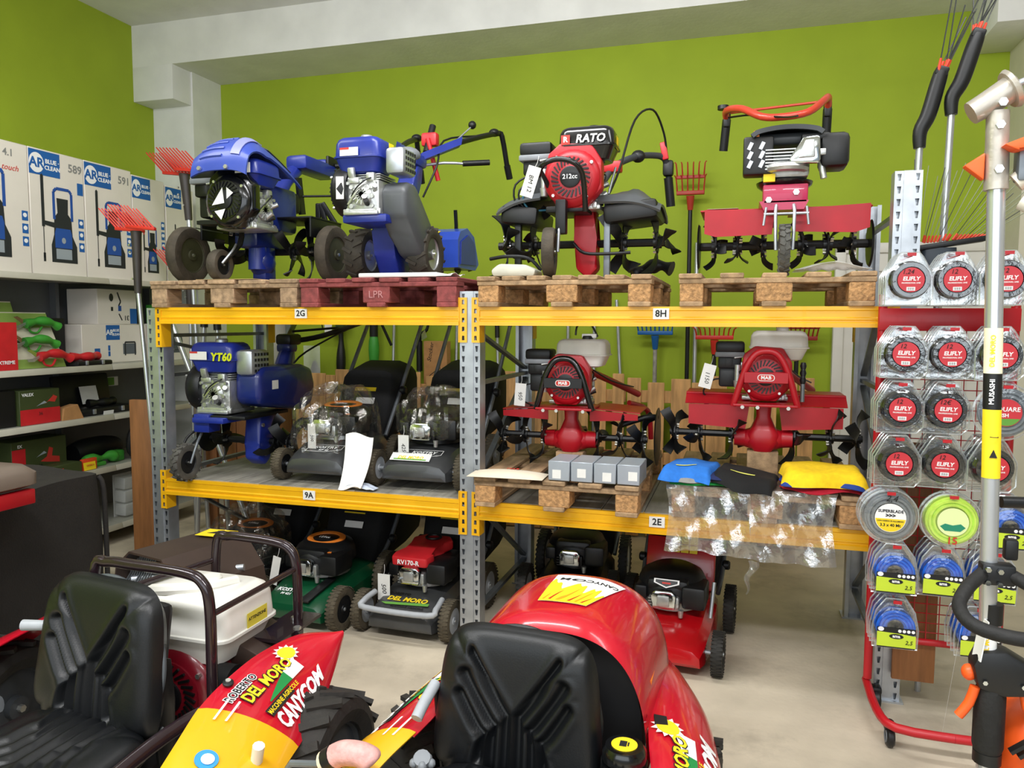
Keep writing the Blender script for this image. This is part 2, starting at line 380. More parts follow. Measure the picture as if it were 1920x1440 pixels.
# ------------------------------------------------------------------ shop shelving on the left wall
SHG = mat('grey_shelf_metal', '#a7a79d', .5, .2, .06, 10)
SHB = mat('grey_shelf_backing', '#6d7072', .6, .2, .08, 5)
RAIL = mat('price_rail_plastic', '#b9b5a6', .4, 0, .05, 10)
gs = thing('shop_shelving', 'grey metal shop shelving along the dark green side wall', 'shelving', (XL, 0, 0))
Y0, Y1 = 2.55, 5.4
for i, y in enumerate((Y0, 3.5, 4.45, Y1-.02)):
    B().box((.06, y, 1.1), (.06, .03, 2.2)).out('upright', SHB, gs)
for i in range(3): B().box((.028, Y0+.95*i+.475, 1.1), (.012, .93, 2.16)).out('back_panel', SHB, gs)
SZ = (.14, .56, .93, 1.29, 1.9)
for z in SZ:
    dd = .52 if z > .2 else .56
    for i in range(3):
        yy = Y0+.95*i
        o = B().box((.035+dd/2, yy+.475, z-.012), (dd, .945, .024)).out('shelf', SHG, gs)
        B().box((.035+dd+.006, yy+.475, z-.018), (.012, .945, .042), rot=(0, -14, 0), bev=.003).out('price_rail', RAIL, o)
SX = XL+.035
LSF = M(((0, 0, 1, 0), (1, 0, 0, 0), (0, 1, 0, 0), (0, 0, 0, 1)))     # drawing plane -> facing +X, reading towards +Y
BXW = mat('white_carton', '#e4ddd2', .65, 0, .03, 6)
LBL = mat('blue_print', '#1b5ea8', .55, 0, 0); PGR = mat('grey_print', '#8b8b88', .6, 0, 0); PRED = mat('red_print', '#c8352c', .6, 0, 0)
PDK = mat('dark_print', '#23272b', .6, 0, 0); PMD = mat('washer_print_grey', '#5a6067', .6, 0, 0); PLG = mat('washer_print_light', '#9aa3aa', .6, 0, 0); PBLU = mat('washer_print_blue', '#214f9e', .6, 0, 0)
PGN = mat('green_print', '#5f9a3a', .6, 0, 0); PYL = mat('yellow_print', '#f2d21e', .6, 0, 0); POL = mat('olive_print', '#3b4722', .6, 0, 0)
def flat(name, polys, material, parent, F, off=.0008, th=.0006):
    b = B()
    for p in polys: b.prism(p, th, F @ T(0, 0, off))
    return b.out(name, material, parent)
def rc(x0, y0, x1, y1): return [(x0, y0), (x1, y0), (x1, y1), (x0, y1)]
def band(pts, w_):
    o = []; n = len(pts)
    L_, R_ = [], []
    for i in range(n):
        a, c = V(pts[max(i-1, 0)]), V(pts[min(i+1, n-1)]); d = (c-a).normalized(); nn = V((-d.y, d.x))*w_/2; p = V(pts[i])
        L_.append(tuple(p+nn)); R_.append(tuple(p-nn))
    return L_+R_[::-1]
def bands(pts, w_): return [band(pts[i:i+2], w_) for i in range(len(pts)-1)]
def ar_box(label, y0, y1, z0, h, dep, num, style):
    w_ = y1-y0; t = thing('pressure_washer_box', label, 'box', (SX+.5-dep/2, (y0+y1)/2, z0), 0, 'pressure washer boxes on the top shelf')
    B().box((0, 0, h/2), (dep, w_-.006, h), bev=.004, seg=1).out('carton', BXW, t)
    F = T(dep/2, 0, 0) @ LSF; s = w_/.43
    def X(v): return v*w_
    if style != 1:
        flat('logo_panel', [rc(X(-.49), h-.165, X(.05), h-.01)], LBL, t, F)
        flat('logo_emblem', [[(X(-.36)+.055*s*math.cos(a), h-.092+.062*math.sin(a)*(1 if math.sin(a) < 0 else 1.05)) for a in [i*PI/10 for i in range(20)]]], INKW, t, F, .0016)
        letters('AR', .085*s, LBL, t, F @ T(X(-.36), h-.092, .0026), bold=.03)
        letters('BLUE ·', .038*s, INKW, t, F @ T(X(-.085), h-.072, .002), bold=.03); letters('CLEAN', .038*s, INKW, t, F @ T(X(-.085), h-.113, .002), bold=.03)
        if num: letters(num, .075*s, PGR, t, F @ T(X(.33), h-.085, .001), bold=.02)
    else:
        letters(num, .06, PGR, t, F @ T(X(.18), h-.07, .001), bold=.02); letters('touch', .05, PRED, t, F @ T(X(.2), h-.16, .001), shear=.3)
    for i, zz in enumerate((.33, .25, .17) if style != 3 else (.42, .34, .26)):
        flat('feature_icon', [rc(X(.36), zz*h/.8, X(.46), zz*h/.8+.06)], LBL, t, F)
        flat('feature_icon_ring', [[(X(.41)+.014*math.cos(i*PI/6), zz*h/.8+.034+.014*math.sin(i*PI/6)) for i in range(12)]], INKW, t, F, .0016)
    if style == 0: flat('feature_icon', [rc(X(.36), .55, X(.47), .63)], LBL, t, F)
    k = {0: 1, 1: 1.1, 2: .95, 3: .72}[style]; cx = X(.07) if style != 1 else X(-.1)
    def q(pp): return [(cx+a*.43*k*s*1.3, .03+c*.56*k) for a, c in pp]
    flat('printed_washer', [q([(-.17, .1), (.19, .1), (.19, .3), (.13, .42), (.12, .62), (.07, .68), (-.07, .68), (-.12, .62), (-.13, .42), (-.17, .3)])], PDK, t, F)
    flat('printed_handle', [q(p) for p in bands([(-.12, .6), (-.12, .92), (-.08, .96), (.1, .96), (.13, .92), (.13, .6)], .035)], PBLU, t, F, .0012)
    flat('printed_reel', [q([(-.07, .62), (.07, .62), (.08, .85), (-.08, .85)])], PDK, t, F, .0014)
    flat('printed_front', [q([(-.12, .27), (.12, .27), (.12, .44), (.1, .5), (-.1, .5), (-.12, .44)])], PBLU, t, F, .0016)
    flat('printed_base', [q([(-.11, .14), (.11, .14), (.11, .26), (-.11, .26)])], PLG, t, F, .0016)
    flat('printed_dial', [[(cx+.016*math.cos(i*PI/6), .03+.56*k*.36+.02*math.sin(i*PI/6)) for i in range(12)]], PLG, t, F, .0022)
    flat('printed_lance', [q([(-.29, .5), (-.25, .5), (-.25, 1.08), (-.27, 1.1), (-.29, 1.08)]), q([(-.275, .14), (-.265, .14), (-.265, .5), (-.275, .5)]), q([(-.285, .1), (-.255, .1), (-.255, .2), (-.285, .2)]), q([(-.25, .52), (-.12, .5), (-.12, .56), (-.25, .57)])], PDK, t, F, .0012)
    if style == 3: flat('printed_lance_band', [q([(-.29, .8), (-.25, .8), (-.25, .92), (-.29, .92)])], PRED, t, F, .002)
ar_box('white pressure washer box with red touch lettering', 3.43, 3.86, SZ[4], .80, .435, '4.1', 1)
ar_box('washer box marked 589 beside the box with red touch lettering', 3.86, 4.29, SZ[4], .80, .435, '589', 0)
ar_box('washer box marked 591 behind the red olive rake combs', 4.29, 4.72, SZ[4], .80, .435, '591', 2)
ar_box('white washer box with small printed washer beside the one marked 591', 4.72, 5.06, SZ[4], .78, .435, '', 3)
ar_box('narrow white washer box next to the white column', 5.065, 5.39, SZ[4], .76, .40, '', 3)
def carton(name, label, yc, wy, z0, h, xf, dep, material=BXW, rz=0, cat='box', group=None):
    t = thing(name, label, cat, (SX+xf-dep/2, yc, z0), rz, group); B().box((0, 0, h/2), (dep, wy, h), bev=.003, seg=1).out('carton', material, t)
    return t, T(dep/2, 0, 0) @ LSF
S2 = SZ[3]
t, F = carton('generator_box', 'white box with printed portable machine under the upended box', 4.69, .62, S2, .285, .335, .28)
flat('logo_panel', [rc(-.09, .17, .04, .28)], LBL, t, F); letters('AR', .055, INKW, t, F @ T(-.055, .225, .002), bold=.02); letters('BLUE', .026, INKW, t, F @ T(.005, .24, .002), bold=.02); letters('CLEAN', .026, INKW, t, F @ T(.003, .21, .002), bold=.02)
flat('printed_machine', [rc(.07, .06, .2, .14)], PMD, t, F); flat('printed_frame', [q for q in (bands([(.09, .05), (.09, .15), (.19, .15), (.19, .05)], .012))], PDK, t, F, .0014)
flat('feature_icon', [rc(-.2, .05, -.15, .11), rc(-.075, .09, -.055, .13), rc(-.075, .05, -.055, .085)], LBL, t, F)
t, F = carton('upended_box', 'white box lying upside down on the printed machine box', 4.72, .38, S2+.286, .26, .335, .28)
flat('printed_accessories', [[(-.06+.02*math.cos(i*PI/6), .2+.03*math.sin(i*PI/6)) for i in range(12)], rc(-.065, .1, -.045, .13)]+bands([(.0, .24), (.03, .17), (.01, .14)], .012)+bands([(.01, .08), (.04, .03)], .01), PDK, t, F)
flat('printed_pump', [rc(.005, .1, .035, .14)], PBLU, t, F); flat('side_panel', [rc(.12, .005, .188, .12)], LBL, t, F)
letters('31', .05, PDK, t, F @ T(.085, .05, .001, 0, 0, 180), bold=.02)
t, F = carton('compressor_box', 'white box with printed round machine at the far end of the shelf', 5.2, .36, S2, .29, .47, .3)
flat('printed_machine', [[(-.02+.07*math.cos(i*PI/8), .15+.07*math.sin(i*PI/8)) for i in range(16)], rc(-.1, .06, .06, .085)], PMD, t, F)
t, F = carton('black_case', 'black plastic tool case standing behind the shear cards', 4.18, .34, S2, .33, .22, .1, BLK)
def shear(name, label, loc, rz, rx, body, blade=True, s=1, group=None):
    t = thing(name, label, 'pruner', loc, rz, group, rx=rx)
    B().tube([(-.11, 0, 0), (-.06, 0, .012), (-.01, 0, .02), (.04, 0, .016), (.09, 0, 0), (.13, 0, -.02)], lambda u: .02+.012*abs(math.cos(u*6)), 10, 4).out('body', body, t)
    B().tube([(-.09, 0, -.005), (-.07, 0, -.05), (-.02, 0, -.06), (.01, 0, -.02)], .007, 8, 4).out('trigger_guard', body, t)
    if blade:
        B().prism([(-.1, .01), (-.17, .05), (-.2, .045), (-.16, .02), (-.11, -.02)], .004, FR).out('blade', CHROME, t)
        B().prism([(-.1, 0), (-.15, -.03), (-.19, -.03), (-.2, -.012), (-.16, -.01), (-.11, .012)], .005, FR).out('hook_blade', ALU, t)
    return t
CGR = mat('blister_card_green', '#8fae54', .5, 0, .25, 4); CWH = mat('blister_card_pale', '#d9d5c0', .55, 0, .1, 6)
def card(label, loc, w_, h, tilt, bands_, rz=90):
    t = thing('blister_card', label, 'packaging', loc, rz, None, rx=-tilt)
    B().box((0, 0, h/2), (w_, .006, h), bev=.002, seg=1).out('card', CWH, t)
    for a, c, mm in bands_: flat('printed_band', [rc(-w_/2+.003, h*a, w_/2-.003, h*c)], mm, t, T(0, -.003, 0) @ FR)
    return t
card('green and white shear card leaning on the shelf', (SX+.44, 3.94, S2), .4, .4, 24, ((.72, .98, CGR), (.45, .5, POL), (0, .16, CGR)))
card('second shear card leaning behind the front card', (SX+.30, 3.78, S2), .4, .46, 18, ((.8, .98, CGR), (.3, .34, POL)))
shear('pruning_shear', 'green battery shear wrapped in film on the shear card', (SX+.37, 4.02, S2+.29), 86, 12, GRNP)
shear('pruning_shear', 'bright green battery shear in the middle of the shear card', (SX+.42, 3.96, S2+.17), 88, 8, GRNP)
shear('pruning_shear', 'red battery shear lowest on the shear card', (SX+.47, 4.02, S2+.075), 88, 0, REDP)
t = thing('tool_case', 'open black case holding red shears beside the shear card', 'case', (SX+.435, 4.31, S2), 90)
B().box((0, 0, .0175), (.3, .18, .035), bev=.01).out('case_shell', BLK, t)
for x in (-.08, .06): B().box((x, -.093, .022), (.02, .012, .03), bev=.003).out('latch', STEEL, t)
shear('pruning_shear', 'red battery shear lying in the open black case', (SX+.43, 4.3, S2+.062), 88, 90, REDP, False)
t, F = carton('shear_box', 'red carton at the edge of the shelf beside the shear cards', 3.62, .22, S2, .3, .5, .16, REDP)
letters('XTREME', .03, INKW, t, F @ T(.03, .05, .001), bold=.02)
def valex(label, yc, z0, wy, h, xf, dep, half=True):
    t, F = carton('shear_box', label, yc, wy, z0, h, xf, dep, POL, group='red and dark shear boxes')
    flat('red_panel', [rc(-wy/2+.002, .002, wy/2-.002, h*.45)] if half else [rc(-wy/2+.002, .002, -wy/2+.1, h*.8)], REDP, t, F)
    letters('VALEX' if half else 'EX', .028, INKW, t, F @ T(-wy/2+.06, h*.87, .001), bold=.02)
    flat('printed_shear', [[(-.05+.1, h*.62), (0+.1, h*.8), (.09, h*.83), (.13, h*.75), (.11, h*.6), (.06, h*.64), (.03, h*.56)]] if half else [[(0, h*.4), (.05, h*.5), (.07, h*.75), (.1, h*.7), (.09, h*.5), (.15, h*.45), (.15, h*.3), (.05, h*.36)]], PRED, t, F, .0012)
    flat('printed_blade', [[(.05, h*.6), (0, h*.56), (-.03, h*.52), (.03, h*.66)]], PLG, t, F, .0013)
    letters('36', .03, INK, t, F @ T(.0, h*.3, .0016)); return t
valex('upright shear box with red lower half on the middle shelf', 3.89, SZ[2], .3, .225, .48, .18)
t, F = carton('black_case', 'black plastic case at the edge behind the red and dark shear box', 3.655, .15, SZ[2], .23, .46, .2, BLK)
valex('dark shear box with printed red shear on the lower shelf', 3.97, SZ[1], .42, .255, .37, .2, False)
t = thing('tool_case', 'open black tool case with green tool on the middle shelf', 'case', (SX+.34, 4.48, SZ[2]), 90)
B().box((0, 0, .025), (.5, .24, .05), bev=.012).out('case_shell', BLK, t); B().box((0, .13, .15), (.5, .03, .26), rot=(-8, 0, 0), bev=.012).out('case_lid', BLK, t)
for x in (-.14, .12): B().box((x, -.125, .03), (.025, .012, .035), bev=.003).out('latch', STEEL, t)
B().box((-.02, -.13, .012), (.09, .003, .028), rot=(10, 0, 0)).out('price_card', WHITE, t)
B().box((.02, .08, .13), (.15, .004, .13), rot=(-14, 0, 0)).out('manual_sheet', WHITE, t)
shear('pruning_shear', 'dark shear with green end lying in the open tool case', (SX+.36, 4.5, SZ[2]+.078), 88, 90, BLK, False)
tag(B().box((0, 0, .03), (.004, .09, .06)).out('price_card', WHITE, None, T(SX+.2, 4.02, SZ[2]+.15)), 'white price card hanging behind the red and dark shear box', 'card')
t = thing('price_card', 'green and white price card on the back of the middle shelf', 'card', (SX+.12, 4.86, SZ[2]+.2), 90); B().box((0, 0, 0), (.12, .004, .07)).out('card', WHITE, t); flat('printed_band', [rc(-.055, -.03, .02, .03)], PGN, t, T(0, -.002, 0) @ FR)
tag(B().prism([(-.085, 0), (.085, 0), (.04, .1), (-.07, .08)], .07, FR).out('card_scoop', CARD, None, T(SX+.42, 4.135, SZ[2], 0, 0, 90)), 'brown card tray beside the upright shear box', 'tray')
t, F = carton('drill_box', 'long green box lying in front of the dark shear box', 4.03, .3, SZ[1], .075, .5, .12, POL); letters('VALEX', .026, INKW, t, F @ T(-.04, .035, .001), bold=.02); flat('red_panel', [rc(-.08, .018, .0, .052)], PRED, t, F, .0004)
def drill(label, loc, rz, c):
    t = thing('cordless_tool', label, 'tool', loc, rz); B().tube([(-.12, 0, .05), (-.04, 0, .055), (.03, 0, .05), (.1, 0, .06), (.15, 0, .04)], lambda u: .03+.012*math.sin(u*9), 12, 4).out('body', c, t)
    B().box((-.13, 0, .04), (.05, .05, .05), bev=.01).out('nozzle', BLK, t); B().box((.0, 0, .015), (.09, .06, .03), bev=.008).out('battery', c, t); return t
drill('green cordless tool on the lower shelf beside the yellow price tag', (SX+.42, 4.4, SZ[1]), 88, GRNP)
t = thing('price_tag', 'yellow price tag on orange holder, lower shelf', 'tag', (SX+.5, 4.255, SZ[1]), 90); B().box((0, .02, .04), (.12, .03, .08), bev=.004).out('holder', mat('orange_red_plastic', '#d8481f', .5), t); B().box((-.01, -.0, .03), (.1, .004, .055), rot=(-8, 0, 0)).out('tag_card', PYL, t); letters('OFFERTA', .016, PRED, t, T(-.01, -.006, .036, 82))
tag(B().tube([(-.2, 0, 0), (-.1, 0, .01), (.1, 0, .01), (.2, 0, 0)], lambda u: .07+.02*math.sin(u*PI), 14, 3).out('black_tool_bag', BLK, None, T(SX+.24, 4.55, SZ[1]+.08, 0, 0, 90)), 'long black rolled tool bag at the back of the lower shelf', 'bag')
tag(B().box((0, 0, .04), (.07, .1, .08), bev=.012).out('battery_pack', GRNP, None, T(SX+.385, 4.60, SZ[1])), 'small green battery pack on the lower shelf end', 'battery')
tag(B().ring((0, 0, 0), .11, .03, T(0, 0, 0, 0, 90), n=20).ring((.03, 0, 0), .11, .028, T(0, 0, 0, 0, 90), n=20).out('hose_coil', RUB, None, T(SX+.46, 4.77, SZ[1]+.157, 0, 10, 4)), 'black hose coil leaning at the end of the lower shelf', 'hose')
CLR = mat('clear_plastic', '#f0f4f4', .12, 0, 0, alpha=.3); CLRW = mat('cloudy_clear_plastic', '#dfe2e0', .18, 0, .1, 10, alpha=.45)
t = thing('organiser_box', 'clear plastic organiser box standing on the bottom shelf', 'box', (SX+.45, 4.64, SZ[0]), 90)
for i in range(3): B().box((0, 0, .06+.1*i), (.17, .1, .09), rot=(4, 0, 0), bev=.012).out('drawer', CLRW, t)
B().box((0, .055, .16), (.18, .012, .32), bev=.01).out('organiser_back', CLRW, t)
# ------------------------------------------------------------------ shared machine pieces
def rbox_tank(b, w_, d, h, lip=.45, r=.04, flare=.012):
    def R(ww, dd, z, rr): return [V((x, y, z)) for x, y in rrect(ww, dd, rr, 4)]
    zl = h*lip
    b.loft([R(w_*.62, d*.62, 0, r*.6), R(w_*.8, d*.82, h*.05, r), R(w_*.97, d*.97, zl-.008, r), R(w_+flare, d+flare, zl-.006, r), R(w_+flare, d+flare, zl+.002, r), R(w_, d, zl+.004, r), R(w_*.97, d*.97, h*.82, r), R(w_*.9, d*.9, h*.94, r), R(w_*.78, d*.76, h, r*.8)])
    return b
def bolts(pts, r, d, parent, name='bolt', m=ZINC):
    me = B().cyl((0, 0, 0), d, r, n=6).mesh(name, m)
    for p in pts: put(name, me, parent, T(*p))
def engine(parent, m, cover, tank, case=ALU, tank_size=(.24, .2, .15), tank_off=(.03, 0), recoil=True, cap=BLK, airbox=True, muffler='right', shroud=True, rc_=(0, 0), tz=.225):
    e = B().box((0, .03, .1), (.2, .2, .18), bev=.02).box((.0, .03, .012), (.25, .2, .022), bev=.006)
    for i in range(3): e.box((-.02, .03, .195+.012*i), (.2-.004*i, .19, .006), bev=.002, seg=1)
    e.box((-.02, .03, .2), (.13, .13, .06), bev=.012)
    for s in (-1, 1): e.box((s*.1, -.03, .215), (.025, .04, .08), rot=(0, s*14, 0), bev=.008)
    for y in (-.03, .09):
        for z in (.05, .1, .15): e.cyl((.095, y, z), (.112, y, z), .012, n=10)
    e.cyl((.1, .05, .07), (.135, .06, .095), .016, n=10).box((.1, .03, .02), (.02, .22, .03), bev=.004)
    e.lathe([(.055, 0), (.06, .004), (.05, .012), (.03, .014), (.0001, .014)], 18, T(.1, .03, .11, 0, 90))
    for a in range(6): e.box((.108, .03, .11), (.012, .006, .11), rot=(a*30, 0, 0))
    for y, z in ((-.05, .03), (.11, .03), (-.05, .17), (.11, .17), (.03, .18)): e.cyl((.1, y, z), (.116, y, z), .009, n=8)
    e.box((.085, -.02, .185), (.05, .07, .035), rot=(0, 0, 0), bev=.008).cyl((.09, .1, .13), (.13, .12, .15), .013, n=10).box((.09, .08, .2), (.04, .05, .05), bev=.01)
    e = e.out('engine', case, parent, m)
    B().cyl((.1, .06, .06), (.14, .07, .075), .014, n=10).out('oil_plug', BLK, e)
    B().tube([(.06, .1, .2), (.12, .08, .19), (.13, .02, .15), (.11, -.03, .1)], .004, 6, 4).out('ignition_wire', BLK, e)
    B().strip([(.11, -.05, .06), (.118, .0, .12), (.112, .06, .18)], (0, .012, 0), .003, 2).out('governor_arm', ZINC, e)
    fc = B().lathe([(.09, 0), (.128, .002), (.137, .02), (.137, .07), (.13, .085), (.112, .096), (.1, .1), (.1, .106), (.05, .112), (.0001, .112)], 28, T(rc_[0], -.055, .14+rc_[1], 90))
    if shroud: fc.prism([(-.14, -.02), (-.12, .12), (-.06, .17), (.09, .16), (.14, .08), (.142, -.05), (.06, -.14), (-.07, -.14)], .075, T(0, -.05, .14, 90), bev=.012)
    fc.out('fan_cover', cover, e)
    s = B()
    for i in range(26):
        a = 2*PI*i/26
        if 3 <= i % 13 <= 10 or True:
            s.box((rc_[0]+.077*math.cos(a), -.163, .14+rc_[1]+.077*math.sin(a)), (.036, .012, .0075), rot=(0, -math.degrees(a)+25, 0))
    s.out('fan_grille', BLK, e)['kind'] = 'stuff'
    B().lathe([(.05, 0), (.05, .008), (.042, .011), (.0001, .011)], 24, T(rc_[0], -.166, .14+rc_[1], 90)).out('recoil_hub', BLKM, e)
    if recoil: B().cyl((-.11, -.13, .1), (-.135, -.2, .17), .013, .009).out('pull_handle', BLK, e)
    bolts([(rc_[0]+.118*math.cos(a), -.145, .14+rc_[1]+.118*math.sin(a)) for a in (.6, 2.2, 3.9, 5.4)], .008, (0, -.012, 0), e)
    t = rbox_tank(B(), *tank_size).out('fuel_tank', tank, e, T(tank_off[0], tank_off[1], tz))
    B().lathe([(.03, 0), (.034, .004), (.034, .018), (.028, .024), (.0001, .024)], 16, T(tank_off[0]+.02, tank_off[1]+.02, tz+tank_size[2]-.003)).out('fuel_cap', cap, e)
    if airbox:
        B().box((-.195, 0, .30), (.16, .17, .065), bev=.016).box((-.195, 0, .212), (.13, .14, .07), bev=.012).out('air_filter', BLKM, e)
        B().box((-.195, 0, .258), (.165, .175, .03), bev=.008).out('air_filter_band', MGREY, e)
        B().box((-.2, .02, .13), (.11, .12, .12), bev=.014).out('control_box', BLK, e)
        B().cyl((-.15, -.07, .2), (-.15, -.07, .1), .018).cyl((-.15, -.07, .11), (-.15, -.07, .07), .024, .018).box((-.12, -.05, .2), (.08, .03, .035), bev=.006).cyl((-.17, -.08, .24), (-.05, -.08, .26), .006).out('carburettor', ALU, e)
        B().box((-.2, -.065, .215), (.045, .012, .05), bev=.004).out('choke_lever', BLK, e)
    if muffler:
        mx = {'right': (.2, .03), 'back': (0, .21)}[muffler]
        mm = T(mx[0], mx[1], tz+.06, 0, 0, 0 if muffler == 'right' else 90)
        B().box((0, 0, 0), (.11, .17, .14), bev=.022).out('muffler', STEEL, e, mm)
        hb = B()
        for i in range(4):
            for j in range(5): hb.box((.056, -.055+.028*j, -.045+.03*i), (.006, .014, .016))
        hb.out('muffler_holes', BLK, e, mm)['kind'] = 'stuff'
    return e
BLADE = {}
def blade_mesh(R, w_=.04, bend=.045, curl=.5, material=BLKM):
    k = (R, w_, bend, curl, material.name)
    if k not in BLADE:
        pts = [(0, 0, .02), (0, .0, R*.4), (bend*.15, R*.12*curl, R*.7), (bend*.6, R*.3*curl, R*.9), (bend, R*.55*curl, R*.985)]
        P = crv(pts, 3); rings = []
        for i, p in enumerate(P):
            u = i/(len(P)-1); d = (P[min(i+1, len(P)-1)]-P[max(i-1, 0)]).normalized()
            wv = V((math.sin(u*1.1)*.9, 1-u*.3, 0)); wv = (wv-d*wv.dot(d)).normalized()*w_/2*(1+.25*u); t = d.cross(wv).normalized()*.003
            rings.append([p+wv+t, p-wv+t, p-wv-t, p+wv-t])
        BLADE[k] = B().loft(rings).mesh('blade', material)
    return BLADE[k]
def rotor(parent, m, x0, x1, hubs, R, nb=4, w_=.04, bend=.045, curl=.6, hexr=.02, ph=0, material=BLKM):
    a = B().cyl((x0, 0, 0), (x1, 0, 0), hexr, n=8)
    for h in hubs: a.cyl((h-.004, 0, 0), (h+.004, 0, 0), .055, n=8).cyl((h-.02, 0, 0), (h+.02, 0, 0), hexr+.01, n=10)
    ax = a.out('tine_rotor', material, parent, m); bp = []
    for i, h in enumerate(hubs):
        for j in range(nb):
            an = ph+i*33+360*j/nb; sg = 1 if (i+j) % 2 else -1
            put('blade', blade_mesh(R, w_, bend*sg, curl, material), ax, T(h+sg*.006, 0, 0, an))
            for r_ in (.03, .048):
                aa = math.radians(an); bp.append((h+.012*sg, -r_*math.sin(aa), r_*math.cos(aa)))
    b = B()
    for p in bp: b.cyl((p[0]-.01, p[1], p[2]), (p[0]+.01, p[1], p[2]), .007, n=6)
    b.out('tine_bolts', ZINC, ax)['kind'] = 'stuff'; return ax
def wheel(parent, m, r, w_, rim=ALU, tyre=RUB, tread=0, hub_r=.55, name='wheel', dish=.3, lug=.1):
    # axle along local X
    t = B().lathe([(r*.62, -w_*.42), (r*.8, -w_*.5), (r*.94, -w_*.45), (r, -w_*.25), (r, w_*.25), (r*.94, w_*.45), (r*.8, w_*.5), (r*.62, w_*.42)], 28, T(0, 0, 0, 0, 90), closed=True)
    if tread:
        for i in range(tread):
            for s in (-1, 1):
                a = 360*(i+(.5 if s > 0 else 0))/tread
                t.box((0, 0, 0), (w_*.5, r*(.12 if lug > .05 else .1), r*lug)); vs = t.bm.verts[:] if False else list(t.bm.verts)[-8:]
                mm = T(0, 0, 0, a) @ T(s*w_*.25, 0, r*1.0, 0, 0, s*(28 if lug > .05 else 8))
                for v in vs: v.co = mm @ v.co
    o = t.out(name, tyre, parent, m)
    B().lathe([(r*.64, -w_*.3), (r*.66, -w_*.36), (r*.6, -w_*.36), (r*.5, -w_*dish*.3), (r*.2, -w_*dish*.3), (r*.18, -w_*.4), (.0001, -w_*.4)], 24, T(0, 0, 0, 0, 90)).lathe([(r*.64, w_*.3), (r*.66, w_*.36), (r*.6, w_*.36), (r*.5, w_*dish*.3), (r*.2, w_*dish*.3), (r*.18, w_*.42), (.0001, w_*.42)], 24, T(0, 0, 0, 0, 90)).out('rim', rim, o)
    B().cyl((-w_*.5, 0, 0), (w_*.5, 0, 0), r*.06, n=6).out('axle_nut', ZINC, o)
    return o
def price_tag(parent, m, txt='', w_=.045, h=.1, string=True):
    B().box((0, 0, -h/2), (w_, .0015, h)).out('price_tag', WHITE, parent, m)
    if txt: letters(txt, w_*.5, INK, parent, m @ T(0, -.0015, -h*.55, 90, 0, 0) @ T(0, 0, 0, 0, 0, -82), name='tag_writing', shear=.2)
    if string: B().tube([(0, 0, 0), (.004, .002, .02), (0, .006, .05)], .0012, 5, 2).out('tag_string', WHITE, parent, m)
def pipe(name, pts, r, material, parent, k=4, n=10): return B().tube(pts, r, n, k).out(name, material, parent)
GREYB = mat('grey_hood_plastic', '#4c4f52', .42, 0, .08, 10)
# ------------------------------------------------------------------ A: blue tiller with domed cover
COVB = mat('light_blue_hood_plastic', '#3a50ad', .35, 0, .06, 6, coat=.15)
COVL = mat('pale_lilac_hood_inlay', '#8f93cf', .35, 0, .05, 6)
tA = thing('motor_tiller', 'blue tiller with domed blue cover and bare transport wheels on top of the rack', 'tiller', (-2.68, 3.92, ZP))
B().box((.05, -.02, .42), (.2, .3, .26), bev=.03).box((-.02, .0, .3), (.16, .3, .2), bev=.03).box((0, 0, .127), (.1, .12, .244), bev=.03).ell((0, -.02, .12), (.075, .085, .08)).out('gearbox', BLUED, tA)
B().cyl((.0, -.06, .3), (0, -.06, .08), .045, .055, n=14).out('transmission_column', BLUE, tA)
eA = engine(tA, T(.1, -.32, .27), BLKG, BLUE, tank_size=(.26, .24, .14), tank_off=(.02, .02), recoil=False, airbox=True, muffler=None)
for c in ([(-.045, -.03), (.03, -.02), (.02, .06)], [(.045, .0), (.085, .03), (.045, .06)], [(-.03, -.06), (.035, -.05), (.01, -.105)]): flat('white_sticker', [c], INKW, eA, T(-.02, -.176, .14) @ FR, .002)
def hoodA(u, v):
    a = (u-.5); y = -.24+.62*v
    w_ = .165*(1-.3*v*v); z = .2-.10*abs(a*2)**3*(1-.3*v)-.2*max(0, v-.3)**1.3
    if v < .38:
        th = (1-v/.38)*1.5; y = -.02-.2*math.sin(th); z = .2-(.10-.07*min(1, th))*abs(a*2)**3-.21*(1-math.cos(th))
    return V((a*2*w_, y, z))
B().sheet(hoodA, 20, 24, .012).out('hood', COVB, tA, T(.105, -.32, .545), ang=60)
hb = B()
for i in range(5): hb.tube([hoodA(.14+.08*j, .1+.06*i)+V((0, -.001, -.003)) for j in range(6)], .0085, 6)
hb.out('hood_ribs', COVB, tA, T(.105, -.32, .545))
B().sheet(lambda u, v: hoodA(.68+.16*u, .1+.3*v)+V((.004, -.002, .006)), 5, 8, .004).out('hood_inlay', COVL, tA, T(.105, -.32, .545), ang=60)
B().sheet(lambda u, v: hoodA(.62+.2*u, .5+.4*v)+V((.006, 0, .006)), 4, 8, .004).out('hood_vent', DGREY, tA, T(.105, -.32, .545), ang=60)
bolts([(.0, -.54, .56), (.16, -.54, .56)], .012, (0, -.012, .002), tA)
B().box((-.06, -.445, .6), (.09, .003, .05), rot=(0, 0, 0)).out('warning_label', WHITE, tA, T(.26, -.02, -.03))
B().tube([(0, .1, .45), (0, .22, .62), (0, .35, .72)], .045, 10, 3).box((.03, .5, .76), (.15, .4, .09), bev=.025).box((-.02, .66, .8), (.2, .16, .07), bev=.02).out('handle_column', BLUE, tA)
B().box((.09, .66, .8), (.02, .17, .1), bev=.005).out('column_end_plate', BLK, tA)
